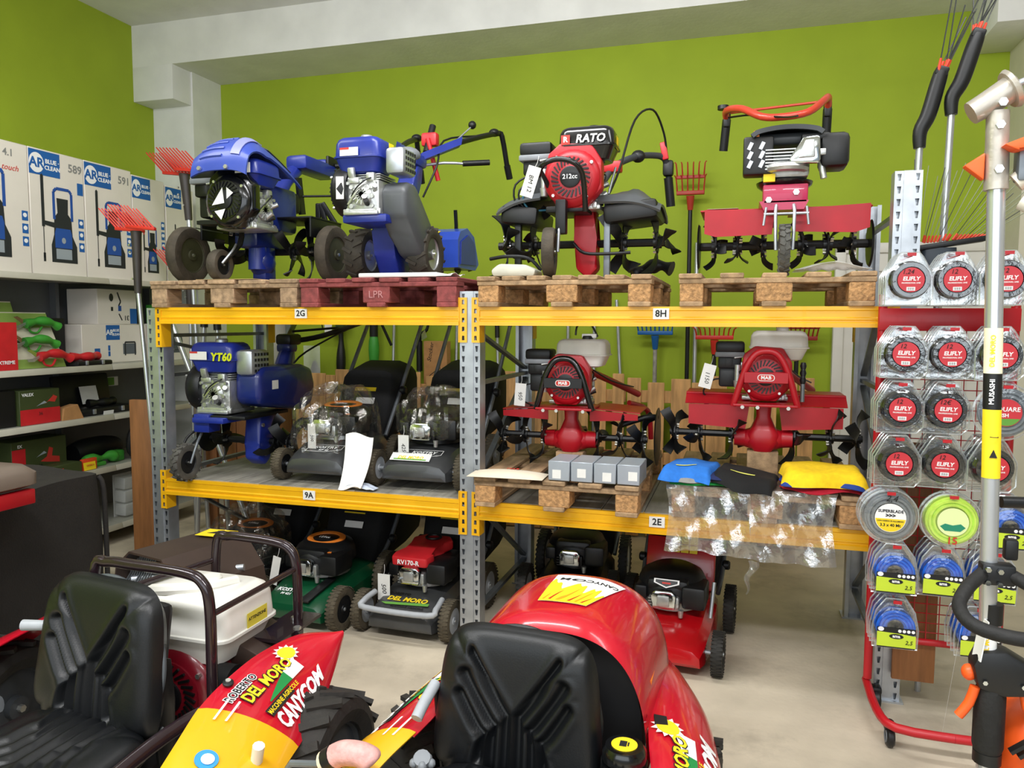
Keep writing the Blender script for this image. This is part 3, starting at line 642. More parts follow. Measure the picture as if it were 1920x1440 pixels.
pipe('handlebar', [(.1, .66, .8), (.2, .72, .8), (.3, .9, .74)], .016, BLK, tA); pipe('control_cable', [(.1, .64, .77), (.25, .7, .74), (.4, .82, .75)], .005, BLK, tA); pipe('tie_rod', [(.05, .3, .55), (.5, .7, .6)], .007, BLKM, tA, 0)
B().box((.06, .3, .55), (.02, .05, .22), rot=(10, 0, 0)).box((.0, .25, .5), (.14, .1, .12), bev=.02).out('control_bracket', BLK, tA)
for i, a in enumerate((-4, 14, 32)): B().box((.0, 0, -.09), (.035, .02, .16), bev=.008).out('control_lever', BLK, tA, T(.16+.01*i, .34, .52, 6, -a, 0))
rotor(tA, T(0, .08, .19, 0), -.4, .4, (-.27, -.15, .15, .27), .17, 4, .045, .03, .7)
for s in (-1, 1):
    o = wheel(tA, T(s*.425, .05 if s > 0 else -.12, .165), .165, .075, mat('dark_khaki_wheel_disc', '#4b4a35', .55, .2, .15, 10), RUBD, name='transport_wheel', dish=.5)
    B().box((s*.22, .08, .365), (.3, .34, .01), bev=.003).box((s*.36, .08, .31), (.012, .34, .11), bev=.003).out('tine_guard', BLKM, tA)
wheel(tA, T(-.03, -.36, .085), .085, .06, BLK, RUBD, name='front_wheel')
B().strip([(-.03, -.36, .085), (.04, -.28, .2), (-.02, -.18, .33)], (.03, 0, 0), .01, 3).box((.0, -.25, .31), (.28, .3, .02)).box((-.14, -.2, .28), (.18, .2, .006), rot=(0, 10, 0)).out('wheel_bracket', BLKM, tA)
pipe('wheel_fork', [(.03, -.42, .09), (.05, -.36, .16), (.03, -.3, .2)], .006, STEEL, tA)
B().cyl((-.06, -.2, .33), (-.06, -.22, .26), .01).out('hitch_pin', ZINC, tA)
# ------------------------------------------------------------------ B: blue two wheel tractor with grey cover
tB = thing('walking_tractor', 'blue two wheel tractor with lugged tyres and raised handlebars on the red pallet', 'tiller', (-1.83, 3.86, ZP))
eB = engine(tB, T(-.02, -.27, .31, 0, 0, -90, .93), BLKM, BLUE, tank_size=(.23, .27, .19), tank_off=(.0, .0), recoil=False, airbox=False, muffler='back', shroud=False, cap=STEEL)
tf = T(-.02, -.27, .38)
flat('warning_label', [rc(-.08, 0, .02, .04)], WHITE, tB, T(-.02, -.385, .60) @ FR, .002); flat('warning_label_head', [rc(-.08, .03, -.03, .04)], PRED, tB, T(-.02, -.385, .60) @ FR, .0028)
flat('engine_sticker', [rc(-.03, 0, .025, .075)], PYL, tB, T(.125, -.27, .595) @ LSF, .0); letters('BLUE', .02, INK, tB, T(.13, -.27, .62) @ LSF, bold=.02)
flat('side_label', [rc(-.02, -.06, .02, .05)], WHITE, tB, T(-.11, -.31, .45, 0, 0, 8) @ FR, .085)
b = B().prism([(-.14, .0), (-.15, .13), (-.1, .18), (-.02, .18), (.04, .14), (.17, .0), (.26, -.09), (.25, -.18), (.15, -.2), (.06, -.17), (-.04, -.08)], .14, T(.09, -.19, .36) @ LSF, bev=.025)
b.out('belt_cover', GREYB, tB, T(0, 0, -.06), ang=50)
B().box((.02, -.24, .295), (.24, .26, .04), bev=.008).prism([(-.14, .3), (.1, .3), (.14, .22), (.08, .02), (-.04, .0), (-.1, .14), (-.13, .26)], .12, T(-.06, .0, .0) @ LSF, bev=.02).out('chassis', BLUE, tB)
B().box((.115, -.12, .27), (.003, .05, .06)).out('type_plate', STEEL, tB)
TYR = mat('tractor_tyre_rubber', '#3b352d', .75, 0, .3, 16, .2, 70)
for s in (-1, 1): wheel(tB, T(s*.185, .02, .148), .14, .115, mat('silver_wheel_rim', '#b9babd', .4, .6, .1, 10), TYR, tread=13, name='drive_wheel', dish=.2)
B().prism([(-.04, .28), (.04, .28), (.16, .52), (.2, .62), (.12, .64), (.05, .5)], .1, T(-.05, .12, .06) @ LSF, bev=.015).box((0, .27, .7), (.13, .16, .08), bev=.03).out('handle_column', BLUE, tB)
B().ell((0, .2, .72), (.075, .07, .045)).out('column_cap', MGREY, tB)
for s in (-1, 1):
    B().strip([(s*.03, .3, .72), (s*.12, .42, .79), (s*.2, .52, .85)], (0, .02, .05), .04, 3).out('handle_arm', BLUE, tB)
    pipe('handlebar', [(s*.18, .5, .84), (s*.24, .75, .93), (s*.28, .98, 1.0), (s*.3, 1.02, .99), (s*.31, 1.1, .82), (s*.315, 1.13, .76)], .017, BLKM, tB, 3)
    pipe('grip', [(s*.31, 1.1, .82), (s*.317, 1.14, .74)], .022, BLK, tB, 0)
    B().ell((s*.27, .95, 1.0), (.035, .04, .025)).out('switch_pod', BLK, tB)
pipe('gear_lever', [(.0, .4, .7), (.12, .45, .72), (.22, .5, .72)], .008, STEEL, tB, 2); pipe('lever_grip', [(.22, .5, .72), (.36, .58, .735)], .017, BLK, tB, 0)
pipe('clutch_lever', [(.02, .42, .78), (.03, .5, .95)], .02, BLK, tB, 0); pipe('red_lever', [(.03, .42, .86), (.06, .44, .72), (.08, .46, .62)], .014, REDP, tB, 3); B().box((.03, .46, .86), (.1, .06, .08), bev=.015).out('lever_guard', REDP, tB)
pipe('throttle_rod', [(.14, .6, .88), (.2, .7, .98)], .005, STEEL, tB, 0); B().ell((.205, .71, .995), (.025, .025, .025)).out('throttle_knob', BLK, tB)
pipe('control_cable', [(.05, .3, .5), (.12, .34, .68), (.1, .5, .86), (.2, .8, .95)], .006, BLK, tB)
B().prism([(0, 0), (0, .16), (.04, .21), (.16, .24), (.28, .2), (.36, .04), (.3, .0)], .5, T(-.25, .34, .1) @ LSF).out('rotor_hood', mat('blue_hood_paint', '#2c4bb0', .35, 0, .1, 9, coat=.3), tB, ang=30)
B().prism([(.03, .02), (.04, .15), (.16, .2), (.27, .16), (.3, .03)], .006, T(.251, .34, .1) @ LSF).out('hood_side_rib', BLUE, tB)
B().box((.0, .36, .26), (.09, .05, .003), rot=(20, 0, 0)).out('hood_sticker', PYL, tB, T(.08, 0, .045))
rotor(tB, T(0, .52, .125), -.24, .24, (-.18, -.06, .06, .18), .12, 4, .035, .03, .7)
B().strip([(.1, .64, .2), (.14, .6, .32), (.15, .56, .46)], (.02, 0, 0), .012, 3).out('depth_skid', BLKM, tB)
# ------------------------------------------------------------------ C: red tiller with black tank
tC = thing('motor_tiller', 'red tiller with black fuel tank and grey mudguards on top of the rack', 'tiller', (-.82, 3.86, ZP))
eC = engine(tC, T(.03, -.1, .325), RED, BLKG, tank_size=(.27, .2, .16), tank_off=(.06, -.02), cap=BLK, muffler=None)
letters('RATO', .052, INKW, eC, T(.085, -.133, .32, 90), bold=.025, shear=.18); flat('logo_square', [rc(-.02, -.022, .022, .022)], PRED, eC, T(-.035, -.124, .32) @ FR, .004); letters('R', .035, INKW, eC, T(-.034, -.1305, .32, 90), bold=.03)
letters('212cc', .03, INKW, eC, T(.0, -.1785, .14, 90), bold=.02)
flat('yellow_sticker', [rc(-.03, -.03, .03, .03)], PYL, eC, T(.2, -.02, .315) @ LSF, -.004)
B().prism([(-.045, .35), (.07, .35), (.06, .2), (.07, .12), (.08, .05), (.03, .0), (-.03, .05), (-.04, .2)], .1, T(.05, .02, 0) @ FR, bev=.015).out('transmission_case', RED, tC)
B().box((.0, -.1, .325), (.2, .24, .03), bev=.006).out('engine_plate', BLKM, tC)
pipe('front_bumper', [(-.1, -.36, .46), (-.07, -.4, .5), (0, -.41, .52), (.08, -.4, .5), (.11, -.36, .44), (.11, -.3, .3)], .013, BLKG, tC, 4)
for s, w_ in ((-1, .22), (1, .3)):
    def g(u, v, s=s, w_=w_): return V((s*(.14+w_*u), -.17+.4*v, .38+.035*math.sin(PI*min(1, v*1.2))*(1 if u < .4 else .7)-.05*u**3-.03*(v > .99)-.02*(v < .01)+(.05*math.exp(-((u-.55)/.22)**2)*math.exp(-((v-.5)/.3)**2) if s > 0 else .02*(1-u))))
    B().sheet(g, 12, 10, .012).out('mudguard', GREYB, tC, ang=60)
    B().box((s*(.14+w_*.52), .02, .315), (w_*.86, .36, .09), rot=(0, -s*6, 0), bev=.02).out('mudguard_skirt', BLK, tC)
wheel(tC, T(-.06, -.3, .115, 0, 0, 8), .115, .06, BLKM, RUBD, name='front_wheel'); pipe('wheel_fork', [(-.02, -.3, .115), (-.015, -.28, .25), (.0, -.2, .33)], .008, STEEL, tC); B().box((-.01, -.27, .28), (.05, .05, .16), bev=.006).out('fork_bracket', BLKM, tC)
rotor(tC, T(0, .02, .18), -.41, .45, (-.36, -.22, .24, .41), .156, 4, .05, .075, 1.1, ph=10)
B().box((-.27, -.1, .19), (.032, .032, .34), bev=.003).out('side_stake', BLKM, tC); B().ring((-.27, -.125, .33), .012, .003, T(0, 0, 0)).out('stake_clip', ZINC, tC)
B().box((.18, -.1, .18), (.03, .03, .36), bev=.003).out('depth_stake', STEEL_D, tC)
pipe('side_arm', [(.02, -.12, .17), (.08, -.16, .12), (.2, -.15, .115), (.3, -.14, .12)], .008, BLKM, tC); 
pipe('side_arm', [(-.4, -.16, .1), (-.3, -.18, .11), (-.2, -.16, .1), (-.14, -.14, .04)], .009, BLKM, tC)
pipe('handlebar', [(.06, .2, .45), (.13, .36, .62), (.22, .5, .7), (.31, .62, .73), (.37, .68, .72), (.39, .72, .64), (.4, .74, .55)], .018, DGREY, tC, 4); pipe('grip', [(.39, .72, .62), (.405, .75, .46)], .026, BLK, tC, 0)
B().box((.39, .71, .67), (.06, .06, .09), bev=.015).out('grip_clamp', BLK, tC); B().box((.37, .66, .76), (.035, .02, .1), rot=(0, -12, 0), bev=.006).out('red_lever', REDP, tC); B().box((.13, .34, .62), (.1, .06, .06), bev=.01).out('handle_clamp', REDP, tC); B().ell((.24, .53, .71), (.04, .03, .035)).out('bar_joint', BLK, tC)
pipe('throttle_cable', [(.16, -.05, .38), (.2, .1, .55), (.25, .3, .85), (.32, .5, .95), (.37, .62, .85), (.385, .68, .72)], .006, BLK, tC, 5); pipe('control_rod', [(.2, .0, .55), (.17, -.02, .42)], .006, STEEL, tC, 0)
for i in range(3): pipe('fuel_hose', [(-.17, -.14, .52-.03*i), (-.27+.02*i, -.16, .46-.03*i), (-.26+.03*i, -.14, .36-.01*i), (-.12, -.1, .34)], .005, BLK if i < 2 else mat('teal_hose', '#1d5f77', .4), tC)
price_tag(tC, T(-.1, -.42, .49, 0, 18, 0), 'BM 12', .06, .14)
tag(B().prism([(-.1, 0), (.1, 0), (.11, .03), (.06, .055), (-.07, .06), (-.11, .03)], .2, FR, bev=.012).out('manual_pouch', mat('off_white_pouch', '#c9c7b8', .5, 0, .1, 12), None, T(-1.055, 3.7, ZP, 0, 0, 4)), 'off white pouch lying on the pallet by the black tank tiller', 'pouch')
tag(B().tube([(-.1, 0, 0), (-.05, .02, .03), (.03, 0, .05), (.1, -.02, .03)], lambda u: .032+.008*math.sin(u*14), 12, 5).out('black_bundle', BLK, None, T(-.46, 4.13, ZP+.036)), 'black plastic bundle at the pallet corner by the black tank tiller', 'bundle')
tag(B().sheet(lambda u, v: V((.36*(u-.5), .22*(v-.5), .003+.002*math.sin(7*u)*math.sin(4*v))), 10, 8, .002).out('paper_sheet', mat('tan_paper', '#c9ab7c', .8), None, T(-2.6, 3.56, ZP)), 'tan paper sheet on the weathered pallet below the domed tiller', 'paper')
tag(B().box((0, 0, .012), (.42, .2, .022), bev=.006).sheet(lambda u, v: V((.2+.08*u, -.1+.2*v, .006+.018*u*abs(math.sin(5*v)))), 4, 6, .002).out('manual_bag', WHITE, None, T(-1.62, 3.56, ZP)), 'flat white manual bag on the red pallet edge', 'bag')
# ------------------------------------------------------------------ D: red tiller with vertical engine and discs
tD = thing('motor_tiller', 'red tiller with six black tine stars between two side discs', 'tiller', (.17, 3.86, ZP))
rotor(tD, T(0, .0, .15), -.37, .37, (-.3, -.2, -.09, .09, .2, .3), .105, 4, .032, .045, .25, ph=20)
for s in (-1, 1): B().lathe([(.0001, 0), (.1, .004), (.108, .012), (.1, .014), (.0001, .012)], 24, T(s*.37, 0, .15, 0, 90*s)).out('side_disc', BLKM, tD)
wheel(tD, T(0, -.22, .108), .108, .045, STEEL_D, mat('grey_lugged_tyre', '#565550', .8, 0, .2, 20), tread=18, name='front_wheel')
for s in (-1, 1): pipe('wheel_fork', [(s*.035, -.22, .108), (s*.04, -.2, .28), (s*.03, -.12, .36)], .008, STEEL, tD, 2)
pipe('fork_spring', [(-.09, -.2, .27), (.1, -.2, .27)], .006, STEEL, tD, 0); pipe('fork_lever', [(-.09, -.2, .22), (-.08, -.2, .3)], .006, STEEL, tD, 0); pipe('fork_lever', [(.1, -.2, .22), (.09, -.2, .3)], .006, STEEL, tD, 0)
for s in (-1, 1):
    B().prism([(.04, .3), (.36, .315), (.36, .21), (.3, .19), (.05, .2)] if s > 0 else [(-.04, .3), (-.35, .31), (-.35, .2), (-.3, .185), (-.05, .19)], .006, T(0, -.1, 0, 4) @ FR).box((s*.2, .04, .305), (.34, .3, .008), rot=(0, 0, 0), bev=.002).out('mudguard', RED, tD)
flat('guard_label', [rc(-.34, -.02, -.2, .02)], WHITE, tD, T(0, -.08, .312), .003)
B().box((0, -.08, .36), (.19, .2, .085), bev=.006).prism([(-.11, .33), (.1, .33), (.08, .29), (-.09, .29)], .2, T(0, .02, 0) @ FR).out('gear_housing', mat('crimson_housing_paint', '#b3164a', .35, 0, .1, 9, coat=.3), tD)
bolts([(.045, -.18, .365), (-.07, -.18, .335)], .014, (0, -.008, 0), tD)
B().lathe([(.08, 0), (.12, .03), (.125, .045), (.11, .05), (.0001, .05)], 28, T(0, -.04, .385)).out('engine_flange', BLKG, tD)
b = B().box((0, -.04, .56), (.2, .22, .1), bev=.02)
for i in range(7): b.box((-.02, -.15, .545+.014*i), (.14, .07, .006), bev=.001, seg=1)
b.ring((0, -.13, .55), .08, .02, T(0, 0, 0)); eD = b.out('engine_block', ALU, tD, T(0, 0, -.075))
B().prism([(-.03, -.05), (.085, -.055), (.095, -.04), (.09, .055), (.08, .065), (.02, .06), (-.035, -.03)], .03, T(.045, -.19, .61) @ FR, bev=.008).out('cylinder_head_cover', CHROME, eD)
B().prism([(0, -.035), (.07, -.035), (.065, .04), (.03, .04)], .012, T(.045, -.22, .615) @ FR, bev=.005).out('head_cover_panel', ALU, eD)
B().box((-.12, -.13, .61), (.13, .1, .17), bev=.012).out('muffler_guard', BLK, eD)
b = B()
for i in range(3):
    for j in range(2): b.box((-.155+.05*j, -.182, .57+.04*i), (.016, .008, .034), rot=(0, 25, 0))
b.out('guard_slots', STEEL, eD)
def shD(u, v): return V(((u-.5)*.31*(1-.12*v), -.2+.3*v, .7+.055*math.sin(PI*u)**.5*(.6+.4*math.sin(PI*v))))
B().sheet(shD, 14, 8, .02).box((0, 0, .69), (.3, .26, .05), bev=.02).out('engine_shroud', DGREY, eD, ang=60)
flat('warning_sticker', [rc(-.012, -.018, .012, .018)], ORG, eD, T(-.13, -.155, .70, 0, 0, 0) @ FR, .02)
B().box((.2, -.1, .62), (.12, .17, .15), bev=.025).box((.12, -.13, .68), (.12, .1, .03), bev=.01).out('air_filter', BLK, eD)
B().cyl((.15, -.15, .6), (.15, -.15, .54), .018, .014).cyl((.15, -.15, .55), (.16, -.15, .5), .014).box((.13, -.16, .61), (.07, .05, .03), bev=.006).out('carburettor', ALU, eD)
B().box((-.07, -.16, .51), (.05, .02, .035)).out('tank_sticker', PYL, eD)
ORR = mat('orange_red_tube_paint', '#c8402c', .35, 0, .08, 9, coat=.3)
pipe('handlebar', [(0, .1, .42), (0, .22, .62), (0, .3, .72)], .022, RED, tD, 3)
pipe('handlebar', [(-.28, .62, .90), (-.28, .55, .93), (-.2, .42, .9), (-.1, .33, .83), (0, .32, .82), (.12, .34, .84), (.2, .45, .92), (.23, .55, .96), (.235, .62, .92)], .019, ORR, tD, 4)
pipe('cross_rod', [(-.26, .58, .925), (.22, .58, .95)], .007, ORR, tD, 0)
for s, x, z in ((-1, -.28, .9), (1, .235, .92)):
    pipe('grip', [(x, .62, z), (x-.015*(s < 0), .66, z-.16)], .024, BLK, tD, 0)
    B().box((x, .62, z), (.04, .05, .09), bev=.012).out('grip_clamp', BLK, tD)
B().lathe([(.03, 0), (.03, .02), (.0001, .025)], 14, T(-.3, .6, .95)).out('throttle_dial', BLK, tD)
pipe('control_cable', [(-.27, .58, .9), (-.15, .4, .86), (0, .25, .8), (.05, .0, .74)], .005, BLK, tD)
tag(B().sheet(lambda u, v: V((.3*(u-.5), .2*(v-.5), .01+.03*math.sin(PI*u)*abs(math.sin(6*v+3*u)))), 14, 10, .002).out('clear_bag', CLRW, None, T(.36, 3.6, ZP+.004)), 'crumpled clear plastic bag on the pallet under the disc tiller', 'bag')
# ------------------------------------------------------------------ E: blue tiller on the middle level
tE = thing('motor_tiller', 'dark blue tiller with silver engine case standing on the middle level boards', 'tiller', (-2.72, 3.86, ZD))
eE = engine(tE, T(-.1, -.17, .35, 0, 0, -90), BLKM, BLUE, tank_size=(.2, .29, .17), tank_off=(.02, .02), recoil=False, airbox=False, muffler='back', shroud=False, cap=STEEL)
letters('YT60', .06, mat('lime_yellow_ink', '#d6e020', .5, 0, 0), tE, T(.0, -.301, .665, 90), bold=.04, shear=.15)
flat('warning_label', [rc(-.06, 0, .05, .045)], WHITE, tE, T(-.14, -.301, .65) @ FR, .001); flat('warning_label_head', [rc(-.06, .035, -.01, .045)], PRED, tE, T(-.14, -.301, .65) @ FR, .0018)
flat('side_label', [rc(-.02, -.07, .02, .05)], WHITE, tE, T(-.19, -.2, .5, 0, 0, 6) @ FR, .088)
b = B().prism([(-.25, .0), (-.25, .15), (-.2, .19), (.2, .19), (.3, .16), (.34, .05), (.3, -.06), (.2, -.09), (-.2, -.03)], .16, T(.03, .02, .42) @ LSF, bev=.03); b.out('belt_cover', BLUED, tE, ang=50)
flat('cover_sticker', [rc(-.06, 0, .0, .05)], WHITE, tE, T(.19, -.05, .48) @ LSF, .001)
B().box((-.02, -.1, .335), (.34, .42, .02), bev=.004).box((-.14, -.24, .3), (.1, .06, .09), bev=.01).out('engine_plate', BLKM, tE)
B().box((-.06, -.2, .32), (.2, .3, .03), bev=.006).box((-.12, -.275, .3), (.1, .1, .1), bev=.006).prism([(-.1, .34), (.08, .34), (.06, .2), (.0, .06), (-.05, .03), (-.12, .08), (-.11, .16)], .1, T(-.0, .0, 0) @ LSF, bev=.02).out('chain_case', BLUE, tE)
bolts([(.1, -.06, .1), (.1, -.08, .27)], .012, (.01, 0, 0), tE)
rotor(tE, T(0, .0, .165), -.32, .26, (-.2, .15, .235), .146, 4, .05, .04, .7)
B().lathe([(.0001, 0), (.1, .004), (.115, .014), (.0001, .018)], 24, T(-.31, .0, .2, 0, -90)).out('side_disc', BLKM, tE)
wheel(tE, T(-.15, -.42, .1), .1, .05, BLKM, mat('worn_tyre_rubber', '#4c4a45', .8, 0, .3, 20), tread=16, name='front_wheel')
pipe('wheel_fork', [(-.1, -.44, .1), (-.09, -.4, .2), (-.14, -.3, .24), (-.14, -.26, .3)], .007, STEEL_D, tE); pipe('wheel_fork', [(-.2, -.42, .1), (-.19, -.36, .22), (-.16, -.28, .27)], .007, BLKM, tE)
B().cyl((0, .24, .5), (0, .34, .68), .055, .045).box((0, .34, .7), (.1, .1, .06), bev=.02).out('handle_column', BLUED, tE); B().box((0, .36, .75), (.11, .14, .07), bev=.02).out('handle_clamp', BLK, tE)
for s in (-1, 1): pipe('handlebar', [(s*.02, .38, .74), (s*.12, .55, .77), (s*.26, .85, .86), (s*.34, 1.0, .9)], .017, BLK, tE); pipe('grip', [(s*.34, 1.0, .9), (s*.42, 1.1, .87)], .023, BLK, tE, 0)
pipe('cross_rod', [(0, .4, .8), (.2, .8, .83)], .008, BLK, tE, 0); B().box((.33, .98, .87), (.05, .05, .04), bev=.01).out('red_lever', REDP, tE); pipe('brake_lever', [(.33, .98, .86), (.36, 1.0, .78), (.39, 1.02, .7)], .01, BLK, tE)
pipe('control_cable', [(0, .3, .5), (.06, .38, .64), (.16, .6, .76), (.24, .8, .84)], .006, BLK, tE); pipe('loose_cable', [(.1, .6, .82), (.07, .6, .93), (.0, .6, 1.02)], .004, BLK, tE)
# ------------------------------------------------------------------ H and I: red tillers with white tanks
def mab(label, loc, hoop, hoop_bar, guards, tagtxt, wide, rz=0):
    t = thing('motor_tiller', label, 'tiller', loc, rz); t.matrix_basis = T(*loc, 0, 0, rz, .82)
    e = engine(t, T(0, -.12, .3), RED, WHT_P, tank_size=(.31, .24, .17), tank_off=(.07, .03), cap=BLK if hoop is BLKG else WHT_P, muffler=None, rc_=(0, 0))
    pipe('front_hoop', [(-.17, -.32, .28), (-.155, -.33, .33), (-.11, -.34, .48), (-.06, -.34, .565), (0, -.34, .585), (.06, -.34, .565), (.11, -.34, .48), (.155, -.33, .33), (.17, -.32, .28)], .018, hoop, t, 4, 12)
    B().box((0, -.355, .44), (.23, .008, .06), bev=.002, seg=1).out('hoop_plate', hoop_bar, t)
    flat('badge', [rrect(.09, .036, .017, 4)], INKW, t, T(0, -.36, .44) @ FR, .0); flat('badge_field', [rrect(.082, .029, .013, 4)], PRED, t, T(0, -.36, .44) @ FR, .001)
    letters('MAB', .027, INKW, t, T(0, -.3625, .44, 90), bold=.03)
    B().box((0, -.2, .285), (.34, .3, .014), bev=.004).out('engine_plate', RED, t)
    bolts([(x, -.355, .275) for x in (-.12, -.04, .12)], .011, (0, .01, 0), t)
    B().loft([[V((x*wx, -.1+y*wy, z)) for x, y in rrect(1, 1, .3, 3)] for wx, wy, z in ((.09, .09, .285), (.08, .08, .2), (.13, .12, .14), (.18, .16, .1), (.18, .16, .05), (.1, .12, .0))]).ell((0, -.1, .07), (.15, .075, .07)).out('gear_case', RED, t)
    for s in (-1, 1): B().cyl((s*.1, -.1, .075), (s*.16, -.1, .075), .055, .05, n=18).out('axle_boss', RED, t)
    for s in (-1, 1):
        rotor(t, T(0, -.1, .09), *sorted((s*.15, s*wide)), (s*.17, s*(wide-.17), s*(wide-.03)), .155, 4, .05, .05, .75, ph=12*s)
        g = B()
        if guards == 'flat':
            g.prism([(s*.14, .2), (s*.36, .27), (s*.36, .24), (s*.14, .1)] if False else [(s*.13, .27), (s*.42, .25), (s*.42, .215), (s*.13, .2)], .006, T(0, -.16, 0, 4) @ FR).box((s*.28, .02, .265), (.3, .36, .006), rot=(0, s*4, 0))
        else:
            g.box((s*.26, -.12, .3), (.36, .12, .006), rot=(28, 0, 0)).prism([(s*.08, .27), (s*.42, .265), (s*.42, .15), (s*.1, .13)], .006, T(0, -.16, 0) @ FR).box((s*.26, .06, .325), (.36, .3, .006))
        g.out('tine_guard', RED, t)
    pipe('handlebar', [(.06, .1, .3), (.14, .3, .46), (.3, .6, .42)] if False else [(.05, .05, .5), (.16, .3, .42), (.32, .62, .3)], .022, RED, t, 3); pipe('handlebar', [(.3, .3, .27), (.4, .5, .2), (.42, .55, .0)], .018, RED, t, 3)
    pipe('control_cable', [(.12, -.02, .5), (.2, .2, .42), (.3, .5, .36)], .005, BLK, t); pipe('ignition_lead', [(-.2, -.12, .42), (-.3, -.12, .4), (-.34, -.1, .32), (-.24, -.1, .27)], .005, BLK, t)
    price_tag(t, T(-.3, -.2, .42 if wide < .5305 else .5, 0, 4 if wide < .5305 else 14, 0), tagtxt, .07, .14)
    B().strip([(0, .05, .1), (0, .25, .1), (0, .35, .0)], (.05, 0, 0), .02, 3).out('drag_bar', BLKM, t)
    return t, e
tH, eH = mab('red tiller with white tank and black bumper hoop on its own pallet', (-.82, 3.9, ZPL+.066), BLKG, BLK, 'flat', '950', .47)
pipe('tank_strap', [(.02, -.1, .72), (.03, -.08, .78), (.1, -.06, .79), (.15, -.06, .71)], .006, BLK, tH); B().box((.1, -.06, .715), (.09, .05, .025), bev=.004).out('cap_label', WHITE, tH)
B().lathe([(.0001, 0), (.17, .004), (.18, .012), (.0001, .016)], 24, T(.513, -.02, .1, 0, 90)).out('side_disc', BLKM, tH); pipe('disc_arm', [(.3, -.1, .17), (.45, -.06, .22), (.52, -.02, .22)], .018, BLKM, tH)
tI, eI = mab('red tiller with white tank and red bumper hoop behind the shirts', (.11, 3.9, ZPL+.115), RED, RED, 'angled', '1150', .531)
pipe('gear_rod', [(.2, -.2, .3), (.2, -.2, .52)], .012, STEEL_D, tI, 0); B().lathe([(.012, 0), (.018, .02), (.012, .04), (.018, .06), (.012, .08), (.018, .1), (.012, .12)], 10, T(.2, -.2, .4)).out('rubber_bellows', BLK, tI)
# timber packing under the second tiller
tag(B().box((0, 0, .058), (.14, .1, .114), bev=.003).out('timber_packer', PALW, None, T(.11, 3.82, ZPL)), 'timber packer under the gear case of the red hooped tiller', 'wood block')
tag(B().box((0, 0, .033), (.14, .1, .064), bev=.002).out('timber_packer', PALW, None, T(-.82, 3.82, ZPL)), 'wooden packer under the gear case of the black hooped tiller', 'wood block')
